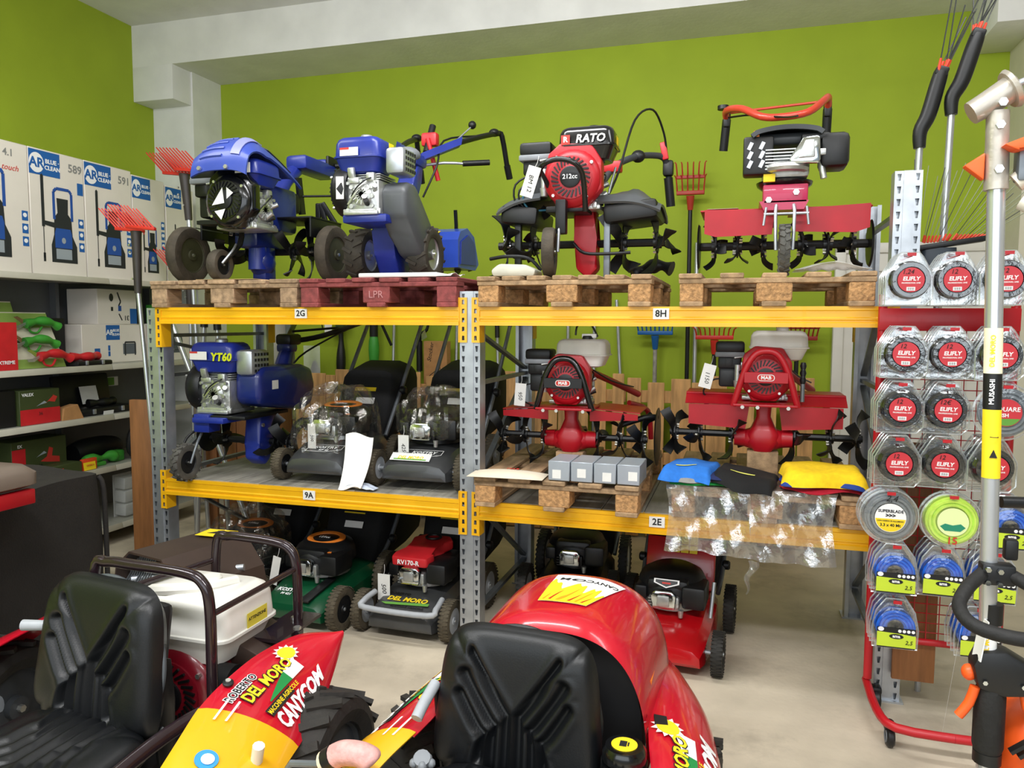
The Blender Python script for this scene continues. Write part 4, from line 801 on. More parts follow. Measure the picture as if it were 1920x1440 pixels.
# ------------------------------------------------------------------ lawn mowers
MOWG = mat('dark_grey_mower_deck', '#4a4b4c', .32, .3, .1, 10, coat=.2)
TREAD = mat('mower_tyre_rubber', '#4d4536', .82, 0, .3, 24, .2, 70)
TRB = mat('black_mower_tyre', '#24221f', .75, 0, .2, 24)
BAGM = mat('black_grass_bag_fabric', '#0f0f10', .85, 0, .2, 60, .2, 200)
def mower(label, loc, rz, deck, cover, hub=BLK, tyre=TREAD, wr=.1, L=.62, W=.42, bag=True, bars=STEEL_D, style=0, hs=1.0, wrapped=False, s=1, bag_len=.5, bagz=0):
    t = thing('lawn_mower', label, 'lawn mower', loc, rz, 'lawn mowers')
    # front of the mower points to -Y
    def ring(y, w_, zt, zb, sh): 
        return [V((-w_/2, y, zb)), V((-w_/2*.98, y, zt*.72)), V((-w_/2*.8, y, zt*.93)), V((-w_/2*.45, y, zt)), V((w_/2*.45, y, zt)), V((w_/2*.8, y, zt*.93)), V((w_/2*.98, y, zt*.72)), V((w_/2, y, zb))]
    dk = B().loft([ring(-L*.5, W*.78, .11, .07, 0), ring(-L*.485, W*.88, .135, .055, 0), ring(-L*.4, W*.95, .165, .05, 0), ring(-L*.2, W, .205, .05, 0), ring(L*.15, W, .22, .05, 0), ring(L*.4, W*.96, .22, .06, 0), ring(L*.5, W*.86, .2, .09, 0)])
    D = dk.out('deck', deck, t, ang=35)
    for sx in (-1, 1):
        wheel(t, T(sx*(W/2+.045), -L*.36, wr), wr, .052, hub, tyre, tread=34, name='front_wheel', dish=.9, lug=.026)
        wheel(t, T(sx*(W/2+.05), L*.4, wr*1.2), wr*1.2, .052, hub, tyre, tread=34, name='rear_wheel', dish=.9, lug=.026)
        B().cyl((sx*W*.4, -L*.36, wr), (sx*(W/2+.07), -L*.36, wr), .01, n=8).out('axle_stub', STEEL, t)
    ez = .215
    # engine group
    eb = B().cyl((0, .02, ez), (0, .02, ez+.06), .14, .13, n=20).box((0, -.1, ez+.05), (.12, .12, .07), bev=.012)
    for i in range(4): eb.box((-.02, -.14, ez+.03+.014*i), (.13, .06, .005))
    e = eb.out('engine', ALU if style != 3 else BLKM, t)
    B().prism([(-.055, -.04), (.055, -.04), (.06, .03), (.04, .05), (-.04, .05), (-.06, .03)], .04, T(-.01, -.155, ez+.07) @ FR, bev=.01).out('cylinder_head', CHROME, e)
    B().prism([(-.03, -.022), (.03, -.022), (.028, .028), (-.028, .028)], .014, T(-.01, -.19, ez+.07) @ FR, bev=.005).out('head_panel', ALU, e)
    B().box((.125, -.07, ez+.085), (.11, .18, .11), bev=.016).out('air_filter', BLK, e)
    B().box((-.13, -.08, ez+.08), (.06, .1, .07), bev=.012).out('muffler', BLKM, e)
    B().cyl((.07, -.17, ez+.03), (.07, -.17, ez-.005), .014, .01).out('carburettor', ALU, e)
    if style == 1:     # red sculpted top
        B().prism([(-.1, -.17), (.1, -.17), (.115, -.1), (.07, -.02), (.1, .06), (.13, .12), (.09, .18), (-.06, .18), (-.11, .12), (-.08, .03), (-.06, -.05), (-.11, -.1)], .055, T(-.02, 0, ez+.13, 5), bev=.014).out('engine_cowl', cover, e)
        B().ring((-.01, .12, ez+.2), .04, .007, T(0, 0, 0)).out('fuel_cap', BLK, e); letters('RV170-R', .034, INKW, e, T(-.02, -.181, ez+.142, 90), bold=.02)
        B().box((.02, .05, ez+.09), (.27, .24, .09), bev=.03).out('engine_shroud', BLK, e)
    else:
        B().lathe([(.14, 0), (.165, .02), (.165, .07), (.15, .1), (.11, .125), (.0001, .135)], 28, T(0, .03, ez+.05, 4) @ M.Diagonal((1, 1.08, 1, 1))).box((.0, -.08, ez+.13), (.2, .12, .06), bev=.025).out('engine_shroud', BLK if style != 2 else BLK, e)
        if style == 0:
            B().lathe([(.075, 0), (.11, .0), (.112, .008), (.1, .014), (.078, .01)], 28, T(0, .04, ez+.172, 6) @ M.Diagonal((1, .8, 1, 1)), closed=True).out('orange_trim', cover, e)
            letters('139cc', .03, INKW, e, T(0, .02, ez+.188, 6), bold=.02)
            B().box((.1, -.1, ez+.143), (.03, .012, .004), rot=(0, 0, 20)).out('orange_tab', cover, e)
        if style == 2:
            flat('engine_badge', [[(-.06, .02), (.06, .02), (.06, .0), (.0, -.022), (-.06, .0)]], INKW, e, T(0, -.165, ez+.15, 60)); flat('engine_badge_field', [[(-.052, .015), (.052, .015), (.052, .003), (.0, -.016), (-.052, .003)]], BLK, e, T(0, -.165, ez+.15, 60), .0016); flat('badge_stripe', [rc(-.02, -.003, .02, .005)], PRED, e, T(0, -.165, ez+.15, 60), .0024)
    for sx in (-1, 1):
        pipe('handle_bar', [(sx*(W/2-.01), L*.36, .2), (sx*(W/2-.0), L*.5+.12*hs, .42*hs+.06), (sx*(W/2-.0), L*.5+.46*hs, .82*hs+.08)], .0125, bars, t, 3)
        B().lathe([(.018, -.02), (.026, -.012), (.026, .012), (.018, .02)], 10, T(sx*(W/2+.015), L*.5+.12*hs, .42*hs+.06, 0, 90)).out('handle_knob', BLK, t)
    pipe('handle_cross', [(W/2, L*.5+.46*hs, .82*hs+.08), (W/2-.02, L*.5+.53*hs, .87*hs+.08), (-W/2+.02, L*.5+.53*hs, .87*hs+.08), (-W/2, L*.5+.46*hs, .82*hs+.08)], .0125, bars, t, 3)
    pipe('stop_bail', [(W/2-.02, L*.5+.44*hs, .83*hs+.08), (W/2-.05, L*.5+.48*hs, .9*hs+.08), (-W/2+.05, L*.5+.48*hs, .9*hs+.08), (-W/2+.02, L*.5+.44*hs, .83*hs+.08)], .005, REDP, t, 2)
    if bag:
        bz = bagz
        B().loft([[V((x, y0, z)) for x, z in [(px*ww, zc+pz*hh) for px, pz in rrect(1, 1, .22, 3)]] for y0, ww, zc, hh in ((L*.42, W*.7, .2+bz, .16), (L*.5, W*.86, .3+bz, .3), (L*.62, W*.94, .4+bz, .42), (L*.5+bag_len*.7, W*.94, .44+bz, .44), (L*.5+bag_len, W*.85, .44+bz, .38))]).out('grass_bag', BAGM, t, ang=50)
        flat('bag_label', [rc(-.07, -.02, .07, .025)], PYL, t, T(0, L*.56, .5+bz, 60), .012); flat('bag_label', [rc(-.06, -.02, .06, .02)], WHITE, t, T(.02, L*.5, .42+bz, 60), .03)
    return t, e, D
def kostry(t, D, z=.172, y=-.215, sub='SP 42', m=INKW, frame=True, x=.02):
    F_ = T(x, y, z, 18)
    letters('KOSTRY', .036, m, t, F_, bold=.03, shear=.15); letters(sub, .024, m, t, F_ @ T(0, -.032, 0), bold=.02, shear=.15)
    if frame: flat('badge_outline', bands([(-.1, .028), (.1, .028), (.1, -.02), (.02, -.05), (-.1, -.05), (-.1, .028)], .003), m, t, F_, 0)
FILM = mat('wrapping_film', '#dfdcd4', .12, .9, 0, 14, bump=1, bscale=26, alpha=.17)
def film(label, loc, rx, ry, rz_, h, seed, rot=0):
    rnd = random.Random(seed); ph = [rnd.uniform(0, 6) for _ in range(8)]
    def f(u, v):
        a = 2*PI*u; th = v*PI*.5
        k = 1+.035*math.sin(7*a+ph[0])+.035*math.sin(11*a+9*v+ph[1])+.03*math.sin(17*a-13*v+ph[2])+.02*math.sin(29*a+ph[3])
        r_ = (math.sin(th))**.6*k
        return V((rx*r_*math.cos(a), ry*r_*math.sin(a), h*(math.cos(th)**.7)*(1+.05*math.sin(9*a+ph[4]))+.02*math.sin(8*a+12*v+ph[5])))
    o = B().sheet(f, 72, 22).out('wrapping_film', FILM, None, T(*loc, 0, 0, rot), ang=25)
    return tag(o, label, 'film')
t, e, D = mower('grey mower with orange ringed engine under film on the rack, beside the blue tiller', (-2.16, 3.85, ZD), 0, MOWG, ORG, style=0, L=.58, W=.38, wr=.085, hub=BLK, hs=.93, bag_len=.42, bagz=-.04)
kostry(t, D, .184, -.19, 'KP 42'); price_tag(t, T(-.06, -.2, .31), '300', .05, .14)
film('crumpled clear film over the engine of the orange ringed mower', (-2.16, 3.835, ZD+.185), .222, .29, 0, .31, 3)
tag(B().sheet(lambda u, v: V((.16*(u-.5)*(1-.2*v)+.02*math.sin(3*v), -.10*v-.03*math.sin(2.2*v), .26*(1-v)**1.25+.012*math.sin(5*u+4*v))), 8, 14, .003).out('paper_leaflet', WHITE, None, T(-1.905, 3.6, ZD+.01)), 'white leaflet hanging over the front of the wrapped mower', 'paper')
tag(B().sheet(lambda u, v: V((.2*(u-.5), .06*(v-.5), .006+.025*math.sin(PI*u)*abs(math.sin(5*v+4*u)))), 10, 8, .002).out('blue_white_bag', mat('pale_blue_film', '#c9d2e2', .3, 0, .1, 14), None, T(-1.87, 3.512, ZD+.004)), 'pale bluish folded bag below the white leaflet', 'bag')
t, e, D = mower('grey mower with bare silver cylinder head and film cap beside the centre upright', (-1.588, 3.87, ZD), 0, MOWG, BLK, style=3, L=.62, W=.40, wr=.095, hub=LGREY, hs=.93, bag_len=.45, bagz=-.03)
kostry(t, D, .1835, -.205, 'SP 51 PH'); price_tag(t, T(-.1, -.2, .27), '425', .06, .12)
flat('dealer_sticker', [rc(-.12, -.025, .1, .03)], WHITE, t, T(-.02, -.262, .162, 34), .006); letters('DEL MORO', .028, PYL, t, T(-.03, -.268, .166, 34), bold=.03, shear=.2); flat('sticker_stripe', [rc(-.1, -.02, .08, -.012)], PGN, t, T(-.02, -.262, .162, 34), .0068)
film('clear film bunched over the engine top of the bare headed mower', (-1.575, 3.9, ZD+.27), .222, .25, 0, .22, 8)
# mowers on the floor below
GRN = mat('dark_green_deck_paint', '#0b4a2c', .28, 0, .1, 10, coat=.3)
t, e, D = mower('dark green mower with orange ringed engine on the floor under the rack', (-2.205, 3.72, 0), -2, GRN, ORG, style=0, L=.66, W=.42, wr=.115, hub=BLK, hs=.6, bag_len=.55, bagz=-.03)
kostry(t, D, .1785, -.235, 'M 421', frame=False, x=-.06); B().prism([(-.03, -.12), (.03, -.12), (.07, .1), (.02, .1)], .012, T(.08, -.2, .186, 17), bev=.003).out('deck_ridge', BLK, t); price_tag(t, T(-.17, -.18, .33, 0, 12), '', .05, .16)
t, e, D = mower('grey mower with red sculpted engine cowl and tubular front bumper', (-1.6, 3.76, 0), -2, MOWG, REDP, style=1, L=.66, W=.40, wr=.105, hub=LGREY, hs=.6, bag_len=.5, bagz=-.03)
pipe('front_bumper', [(-.19, -.22, .2), (-.2, -.32, .185), (-.17, -.36, .165), (.17, -.36, .165), (.2, -.32, .185), (.19, -.22, .2)], .015, LGREY, t, 4)
price_tag(t, T(-.15, -.2, .29), '500', .07, .14)
letters('ROBERTO', .026, INK, t, T(-.06, -.19, .1925, 17), bold=.02, shear=.2); letters('DEL MORO', .044, PYL, t, T(0, -.23, .1805, 17), bold=.03, shear=.2); flat('sticker_swoosh', [[(-.13, -.005), (.13, .02), (.13, .0), (-.1, -.018)]], PGN, t, T(0, -.262, .169, 19), .003); letters('MACCHINE AGRICOLE', .018, INK, t, T(.02, -.28, .162, 24), bold=.02)
t, e, D = mower('black mower with orange ring under film, behind the brown flail head', (-2.765, 3.86, 0), 0, BLK, ORG, style=0, L=.64, W=.37, wr=.11, hub=BLK, hs=.6, bag_len=.55, bagz=-.03, tyre=TRB)
film('clear film over the engine of the black floor mower', (-2.765, 3.83, .2), .222, .27, 0, .3, 5)
t, e, D = mower('grey wheeled mower behind the centre upright on the floor', (-.885, 4.3, 0), 2, BLK, BLK, style=3, L=.7, W=.40, wr=.13, hub=LGREY, hs=.75, bag_len=.5, bagz=-.02, tyre=TRB)
MR = mat('bright_red_deck_paint', '#b50d16', .25, 0, .1, 10, coat=.4)
t, e, D = mower('red mower with black domed engine on the floor below the shirts', (-.3, 3.8, 0), -4, MR, BLK, style=2, L=.72, W=.42, wr=.1, hub=BLK, hs=.58, bag_len=.4, bagz=-.03, tyre=TRB)
for i in range(3): B().tube([(-.15, -.3+.05*i, .135+.018*i), (0, -.312+.05*i, .145+.018*i), (.15, -.3+.05*i, .135+.018*i)], .008, 8, 3).out('deck_rib', MR, t)
B().box((0, .3, .33), (.36, .04, .26), rot=(-18, 0, 0), bev=.01).out('rear_flap', MR, t)
flat('warning_pictograms', [rc(-.12+.045*i, -.04+.045*j, -.12+.045*i+.04, -.04+.045*j+.04) for i in range(3) for j in range(2)], PYL, t, T(.08, .285, .43, 72), .012)
pipe('throttle_rod', [(.2, -.1, .2), (.21, -.05, .36)], .009, STEEL, t, 0)
# ------------------------------------------------------------------ packs, shirts and bag on the middle level
SIL = mat('silver_grey_carton', '#a9b2bb', .35, .3, .06, 10)
for i, lb in enumerate(('silver carton next to the flat paper bag', 'second silver carton in the row of four', 'third silver carton in the row of four', 'silver carton at the pallet corner end of the row')):
    o = thing('silver_carton', lb, 'box', (-.775+.105*i, 3.46, ZPL+.002), -2, 'silver cartons in a row'); B().box((0, 0, .045), (.1, .2, .09), bev=.003, seg=1).out('carton', SIL, o); flat('carton_label', [rc(-.02, -.02, .02, .02)], WHITE, o, T(.01*(i-1), -.1, .03+.01*(i % 2)) @ FR)
o = thing('paper_bag', 'flat cream paper bag on the pallet of the black hooped tiller', 'bag', (-1.03, 3.395, ZPL+.002), 2); B().sheet(lambda u, v: V((.36*(u-.5), .15*(v-.5), .025*math.sin(PI*u)**.5*math.sin(PI*v)**.5+.004)), 12, 8, .002).out('bag', mat('cream_paper', '#ded3bd', .8, 0, .06, 10), o, ang=60); letters('MAB', .03, PRED, o, T(.02, .02, .032))
tag(B().box((0, 0, .008), (.2, .035, .014), bev=.002).out('timber_strip', PALW, None, T(-.72, 3.62, ZPL)), 'thin wooden strip lying across the pallet behind the silver cartons', 'wood strip')
def shirt(name, label, loc, w_, d, h, material, rz=0, seed=0, front=0, mark=None, ry=0):
    rnd = random.Random(seed); a, c = rnd.uniform(0, 6), rnd.uniform(0, 6)
    def f(u, v):
        e_ = min(1, min(u, 1-u, v, 1-v)*14)
        return V((w_*(u-.5)*(1+.03*math.sin(9*v+a)), d*(v-.5)-(.02*math.sin(7*u+c)*(1-v)), h*e_**.5+.006*math.sin(8*u+a)*math.sin(5*v+c)-front*max(0, .3-v)**1.5*2))
    o = thing(name, label, 'shirt', loc, rz, 'folded shirts on the clear bag', ry=ry); B().sheet(f, 24, 16, .004).out('folded_cloth', material, o, ang=60)
    if mark: B().sheet(lambda u, v: f(.25+.4*u, .3+.05*v+.03*u)+V((0, 0, .003)), 10, 2).out('chest_print', mark, o)
    return o
CB = lambda n, h: mat(n, h, .85, 0, .1, 40, .1, 200)
S0 = ZPL+.012
PALEY = mat('pale_yellow_print', '#d9d96a', .8, 0, 0)
shirt('folded_shirt', 'green folded shirt at the bottom below the grey one', (-.12, 3.52, S0), .34, .2, .012, CB('green_cotton', '#1f9a45'), 3, 1)
shirt('folded_shirt', 'grey folded shirt below the blue shirt', (-.13, 3.525, S0+.014), .36, .22, .014, CB('grey_cotton', '#8c8a86'), 3, 2)
shirt('folded_shirt', 'navy folded shirt right under the bright blue shirt', (-.13, 3.53, S0+.03), .36, .23, .014, CB('navy_cotton', '#14204e'), 2, 3)
shirt('folded_shirt', 'bright blue folded shirt with a yellow chest print', (-.205, 3.54, S0+.046), .22, .3, .024, CB('blue_cotton', '#2472cc'), -8, 4, .1, PALEY)
shirt('folded_shirt', 'black folded shirt with yellow print beside the blue shirt', (.035, 3.5, S0+.028), .26, .27, .026, CB('black_cotton', '#060607'), -8, 5, .1, PALEY, ry=9)
shirt('folded_shirt', 'red folded shirt at the bottom of the yellow pile', (.345, 3.53, S0), .33, .24, .018, CB('red_cotton', '#b3122a'), 0, 6)
shirt('folded_shirt', 'blue folded shirt between the red and the yellow one', (.345, 3.53, S0+.02), .33, .24, .016, CB('royal_cotton', '#1c3c8c'), 0, 7)
shirt('folded_shirt', 'yellow folded shirt on top of the pile at the rack end', (.348, 3.54, S0+.038), .335, .28, .05, CB('yellow_cotton', '#f0c810'), 1, 8, .05)
HANGB = mat('clear_bag_film', '#e9edf0', .28, .8, 0, 10, bump=1, bscale=28, alpha=.36)
def bagf(u, v):
    x = -.30+.70*u; y = 3.62; z = S0-.004
    s_ = v*.545
    if s_ < .24: y = 3.64-s_
    else:
        y = 3.405-.016*math.sin(9*u+4*v)-.012*math.sin(23*u+19*v)-.008*math.sin(47*u-13*v); z = S0-.004-(s_-.24)
    return V((x+.012*math.sin(7*v)*(1 if u > .5 else -1), y-.004*math.sin(31*u+5*v)-.0*s_, z+(.012*math.sin(6*u) if v > .97 else 0)))
bg = tag(B().sheet(lambda u, v: bagf(u, v), 48, 30).out('clear_bag', HANGB, None, ang=30), 'large clear plastic bag hanging over the yellow beam under the shirts', 'bag')
B().sheet(lambda u, v: V((.075+.045*(u-.5)*(1-v*.9)-.03*v+.01*math.sin(9*v), 3.42+.01*math.sin(6*u), S0-.32-.15*v)), 5, 12).out('torn_flap', HANGB, bg)
# ------------------------------------------------------------------ ride-on machines in the foreground
SEAT = mat('black_seat_vinyl', '#0b0d10', .42, 0, .1, 30, .05, 220, spec=.45)
FRED = mat('glossy_red_bodywork', '#c4142a', .2, 0, .05, 4, coat=.5)
FYEL = mat('glossy_yellow_bodywork', '#efb31f', .22, 0, .04, 4, coat=.4)
TUBE = mat('dark_brown_tube_paint', '#2a1d22', .2, .2, .08, 8, coat=.4)
BRN = mat('dark_brown_sheet_paint', '#41332c', .45, .2, .12, 8)
OLDR = mat('dark_red_engine_paint', '#7d1020', .3, 0, .1, 8, coat=.3)
BIGT = mat('knobbly_tyre_rubber', '#26231f', .75, 0, .25, 18, .25, 60)
DARK = mat('black_underbody', '#0e0e10', .6, 0, .1, 10)
def seg_d(p, a, b):
    d = b-a; t = max(0, min(1, (p-a).dot(d)/max(d.dot(d), 1e-9))); return (p-a-d*t).length
def pad(parent, m, W0, W1, H, th, grooves, depth=.011, gw=.013, n=84):
    def out(s_, t_):
        mx_ = max(abs(s_), abs(t_)); r_ = max(1e-6, (abs(s_)**5+abs(t_)**5)**.2); x = s_*mx_/r_; z = t_*mx_/r_; w_ = W0+(W1-W0)*(z+1)/2
        return x*w_/2, z*H/2+H/2
    G = [[(V(a), V(b)) for a, b in zip(g, g[1:])] for g in grooves]
    def f(u, v):
        s_, t_ = u*2-1, v*2-1; x, z = out(s_, t_)
        e_ = max(0, (1-abs(s_)**7)*(1-abs(t_)**7))**.5
        y = -th*e_-.018*abs(s_)**2.5*e_
        p = V((s_, z/H)); k = V((W0/2, H)); best = 9
        for g in G:
            for a, b in g:
                d_ = seg_d(V((p.x*k.x, p.y*k.y)), V((a.x*k.x, a.y*k.y)), V((b.x*k.x, b.y*k.y)))
                if d_ < best: best = d_
        y += depth*math.exp(-(best/gw)**2)*2.0-.004*math.exp(-((best-gw*2)/gw)**2)
        return V((x, y, z))
    b = B().sheet(f, n, n)
    def bk(u, v):
        s_, t_ = u*2-1, v*2-1; x, z = out(s_, t_); e_ = max(0, (1-abs(s_)**4)*(1-abs(t_)**4))**.5
        return V((x, .05*e_, z))
    b.sheet(bk, 24, 24)
    return b, [V((*((lambda q: (q[0], .004, q[1]))(out(math.cos(a)*min(1, 1/max(abs(math.cos(a)), abs(math.sin(a)))), math.sin(a)*min(1, 1/max(abs(math.cos(a)), abs(math.sin(a))))))),)) for a in [2*PI*i/64 for i in range(64)]]
GRV = []
for s in (-1, 1): GRV += [[(s*.60, .83), (s*.08, .47), (s*.08, .1)], [(s*.64, .70), (s*.235, .40), (s*.235, .12)], [(s*.66, .57), (s*.385, .345), (s*.385, .17)]]
GRV2 = []
for s in (-1, 1): GRV2 += [[(s*.1, .95), (s*.1, .45), (s*.5, .1)], [(s*.28, .93), (s*.28, .5), (s*.62, .2)], [(s*.45, .9), (s*.45, .55), (s*.72, .3)]]
def seat(t, m, mc, piping):
    b, loop = pad(t, None, .50, .42, .43, .05, GRV); o = b.out('seat_backrest', SEAT, t, m, ang=80)
    B().tube(loop, .006, 6, closed=True).out('seat_piping', piping, o)
    B().box((0, .06, .2), (.34, .04, .34), bev=.02).out('backrest_shell', BLK, o)
    b, loop = pad(t, None, .50, .46, .44, .05, GRV2, .0045); o = b.out('seat_cushion', SEAT, t, mc, ang=80)
    B().tube(loop, .006, 6, closed=True).out('seat_piping', piping, o)
def surf(E1, E2, bulge):
    A = crv(E1, 8); Z = crv(E2, 8)
    def S(t, s, off=0):
        n = len(A)-1; i = min(int(t*n), n-1); fr = t*n-i
        a = A[i].lerp(A[i+1], fr); n2 = len(Z)-1; j = min(int(t*n2), n2-1); z = Z[j].lerp(Z[j+1], t*n2-j)
        i2 = min(max(i, 0)+1, n); d = (A[min(i+1, n)]-A[max(i-1, 0)]).normalized(); nr = d.cross((z-a).normalized())
        if nr.z < 0: nr = -nr
        return a.lerp(z, s)+nr.normalized()*(bulge*math.sin(PI*max(0, min(1, s)))**.7+off)
    return S
def fender(t, E1, E2, split, bulge=.035, sticker=True, flip=False):
    S = surf(E1, E2, bulge)
    o = B().sheet(lambda u, v: S(u*split, v, -.004), 40, 14, .004).out('fender', FRED, t, ang=60)
    B().sheet(lambda u, v: S(split-.01+(1.01-split)*u, v, .002), 24, 14, .005).out('fender_cover', FYEL, t, ang=60)
    if not sticker: return S, o
    Lt = sum((V(b)-V(a)).length for a, b in zip(E1, E1[1:])); W_ = (V(E2[3])-V(E1[3])).length
    def txt(s_, size, m_, t0, s0, off, bold=.03, shear=.2, name='lettering'):
        letters(s_, size, m_, t, None, name=name, bold=bold, shear=shear, align='LEFT', ext=.0, fn=lambda c: S(t0-c.x/Lt if not flip else t0-(.34-c.x)/Lt, s0-c.y/W_, off))
    def patch(name, pts, m_, t0, s0, off, rows=1):
        P = [(x, y) for x, y in pts]; b = B()
        b.poly([S(t0-x/Lt, s0-y/W_, off) for x, y in P]); b.out(name, m_, t)
    # dealer logo then maker's name, reading towards the far tip
    t0 = split-.05
    txt('CANYCOM', .068, INKW, t0+.0, .76, .0032, .045, .35)
    txt('ROBERTO', .034, INKW, t0, .20, .0026, .09, .15, 'lettering_outline'); txt('ROBERTO', .034, INK, t0, .20, .0036, .02, .15)
    txt('DEL MORO', .052, INK, t0-.03, .34, .0026, .08, .15, 'lettering_outline'); txt('DEL MORO', .052, PYL, t0-.03, .34, .0036, .03, .15)
    for k_ in range(9):
        a0 = .24+.005; r_ = .034
    for j in range(6):
        x0 = .05+.038*j; w0, w1 = -.06*j/6, -.06*(j+1)/6
        patch('green_field', [(x0, -w0*.9), (x0+.039, -w1*.9), (x0+.039, -.004), (x0, -.004)], mat('sticker_green', '#1d8a45', .4, 0, 0) if j < 4 else INKW, t0-.03, .52, .0030)
    txt('MACCHINE AGRICOLE', .021, PYL, t0-.02, .60, .0040, .02, .1)
    for j in range(8): patch('black_strip', [(.022*j, -.014), (.022*(j+1), -.014), (.022*(j+1), .014), (.022*j, .014)], INK, t0-.018, .60, .0030)
    for k_ in range(12):
        a, b_ = 2*PI*k_/12, 2*PI*(k_+1)/12; R_ = .03; c = (.285, .03)
        patch('sun_sector', [c, (c[0]+R_*math.cos(a), c[1]+R_*math.sin(a)), (c[0]+R_*math.cos(b_), c[1]+R_*math.sin(b_))], PYL, t0-.03, .34, .0040)
        mid = (a+b_)/2; patch('sun_ray', [(c[0]+R_*math.cos(a), c[1]+R_*math.sin(a)), (c[0]+R_*1.45*math.cos(mid), c[1]+R_*1.45*math.sin(mid)), (c[0]+R_*math.cos(b_), c[1]+R_*math.sin(b_))], INKW, t0-.03, .34, .0034)
    for k_ in (0, .03): patch('pinstripe', [(-.1, k_-.003), (.0, k_-.003), (.0, k_+.003), (-.1, k_+.003)], INKW, t0-.01, .3, .0095)
    return S, o
def mirror(E, cx): return [(2*cx-x, y, z) for x, y, z in E]
def chassis(t, cx, y0, y1):
    B().box((cx, (y0+y1)/2, .24), (.5, y1-y0, .12), bev=.02).box((cx, y0-.25, .16), (.5, .7, .04), bev=.01).out('chassis', DARK, t)
    B().box((cx, y0+.42, .31), (.4, .3, .1), bev=.02).out('seat_base', DARK, t)
# ---- left machine
tL = thing('ride_on_mower', 'ride-on brush mower with white tank, roll hoop and yellow front fender', 'mower', (-1.87, 1.9, 0))
SGREY = mat('grey_piping', '#4b5054', .5)
seat(tL, T(-1.86, 1.80, .345, -9, 0, -8, 1.1), T(-1.88, 1.34, .33, -84, 0, -8, 1.05), SGREY)
E1 = [(-1.315, 2.31, .525), (-1.40, 2.22, .55), (-1.435, 2.05, .555), (-1.44, 1.9, .545), (-1.43, 1.75, .525), (-1.39, 1.6, .50), (-1.35, 1.45, .47)]
E2 = [(-1.29, 2.30, .505), (-1.265, 2.2, .45), (-1.235, 2.08, .405), (-1.205, 1.95, .395), (-1.18, 1.85, .395), (-1.155, 1.73, .395), (-1.12, 1.55, .39)]
S_L, _ = fender(tL, E1, E2, .70)
fender(tL, mirror(E1, -1.87), mirror(E2, -1.87), .70, sticker=False)
for tt, ss in ((.56, .06), (.5, .93)):
    p = S_L(tt, ss, .004); B().lathe([(.016, 0), (.016, .004), (.01, .007), (.0001, .007)], 14, T(*p, 10, 15)).out('fender_bolt', BLK, tL); B().lathe([(.008, 0), (.008, .006), (.0001, .006)], 8, T(*(p+V((0, 0, .005))), 10, 15)).out('bolt_head', ZINC, tL)
p = S_L(.9, .35, .006); B().lathe([(.03, 0), (.03, .002), (.0001, .002)], 24, T(*p, 8, 22)).out('blue_pictogram', mat('sky_blue_sticker', '#2e93d8', .4, 0, 0), tL); B().lathe([(.017, .0), (.017, .001), (.0001, .001)], 16, T(*(p+V((.004, 0, .0025))), 8, 22)).out('pictogram_figure', INKW, tL)
p = S_L(.86, .75, .0); pipe('peg', [p, p+V((.015, -.01, .05))], .016, WHT_P, tL, 0)
pipe('roll_hoop', [(-1.52, 1.91, .3), (-1.52, 1.91, .55), (-1.522, 1.91, .74), (-1.545, 1.91, .81), (-1.61, 1.91, .835), (-1.8, 1.91, .842), (-1.9, 1.91, .842), (-1.95, 1.91, .81), (-1.96, 1.91, .5), (-1.96, 1.91, .3)], .017, TUBE, tL, 5, 12)
pipe('roll_hoop', [(-1.51, 2.37, .3), (-1.51, 2.37, .6), (-1.515, 2.37, .73), (-1.54, 2.37, .785), (-1.6, 2.37, .805), (-1.72, 2.37, .812), (-1.8, 2.37, .81), (-1.85, 2.37, .78), (-1.86, 2.37, .5), (-1.86, 2.37, .3)], .017, TUBE, tL, 5, 12)
for x, x2 in ((-1.515, -1.515), (-1.96, -1.86)): pipe('hoop_side_bar', [(x, 1.91, .715), (x2, 2.37, .715)], .01, TUBE, tL, 0)
eL = engine(tL, T(-1.77, 2.19, .22, 0, 0, 0, 1.12), OLDR, WHT_P, tank_size=(.36, .27, .205), tank_off=(.01, -.02), tz=.225, cap=WHT_P, muffler=None)
B().tube([(-.1, -.1, .425), (-.03, -.12, .44), (.06, -.06, .437), (.1, .03, .43)], .018, 8, 4).out('tank_top_ridge', WHT_P, eL)
flat('tank_warning', [rc(-.05, -.02, .05, .035)], mat('pale_yellow_label', '#e6d84a', .5, 0, 0), eL, T(.192, -.0, .33) @ LSF, .001); letters('ATTENZIONE', .014, INK, eL, T(.194, 0, .345) @ LSF)
B().box((-1.54, 2.24, .44), (.2, .22, .12), rot=(0, 22, 0), bev=.006).out('exhaust_cover', BRN, tL); B().box((-1.60, 2.3, .38), (.32, .4, .012), bev=.003).out('deck_plate', BRN, tL); B().box((-1.53, 2.33, .515), (.12, .26, .012), rot=(0, 0, 0)).box((-1.5, 2.3, .49), (.09, .03, .06)).out('hoop_bracket', TUBE, tL); B().cyl((-1.61, 2.06, .43), (-1.55, 2.06, .43), .055, n=16).out('air_intake', BLK, tL)
bolts([(-1.47, 2.3, .522), (-1.53, 2.38, .522)], .014, (0, 0, .01), tL)
pipe('guard_tube', [(-1.38, 1.95, .4), (-1.46, 1.84, .46), (-1.52, 1.7, .44), (-1.55, 1.5, .4), (-1.56, 1.35, .36)], .022, TUBE, tL, 4)
B().prism([(-.03, .0), (.03, .02), (.05, .2), (.04, .32), (.01, .35), (-.03, .33), (-.04, .2)], .012, T(-1.615, 1.82, .26, 0, 0, -90) @ FR, bev=.003).out('seat_bracket', BLKM, tL)
pipe('seat_bracket_arm', [(-1.61, 1.80, .4), (-1.62, 1.68, .33), (-1.64, 1.45, .3)], .012, BLKM, tL, 3)
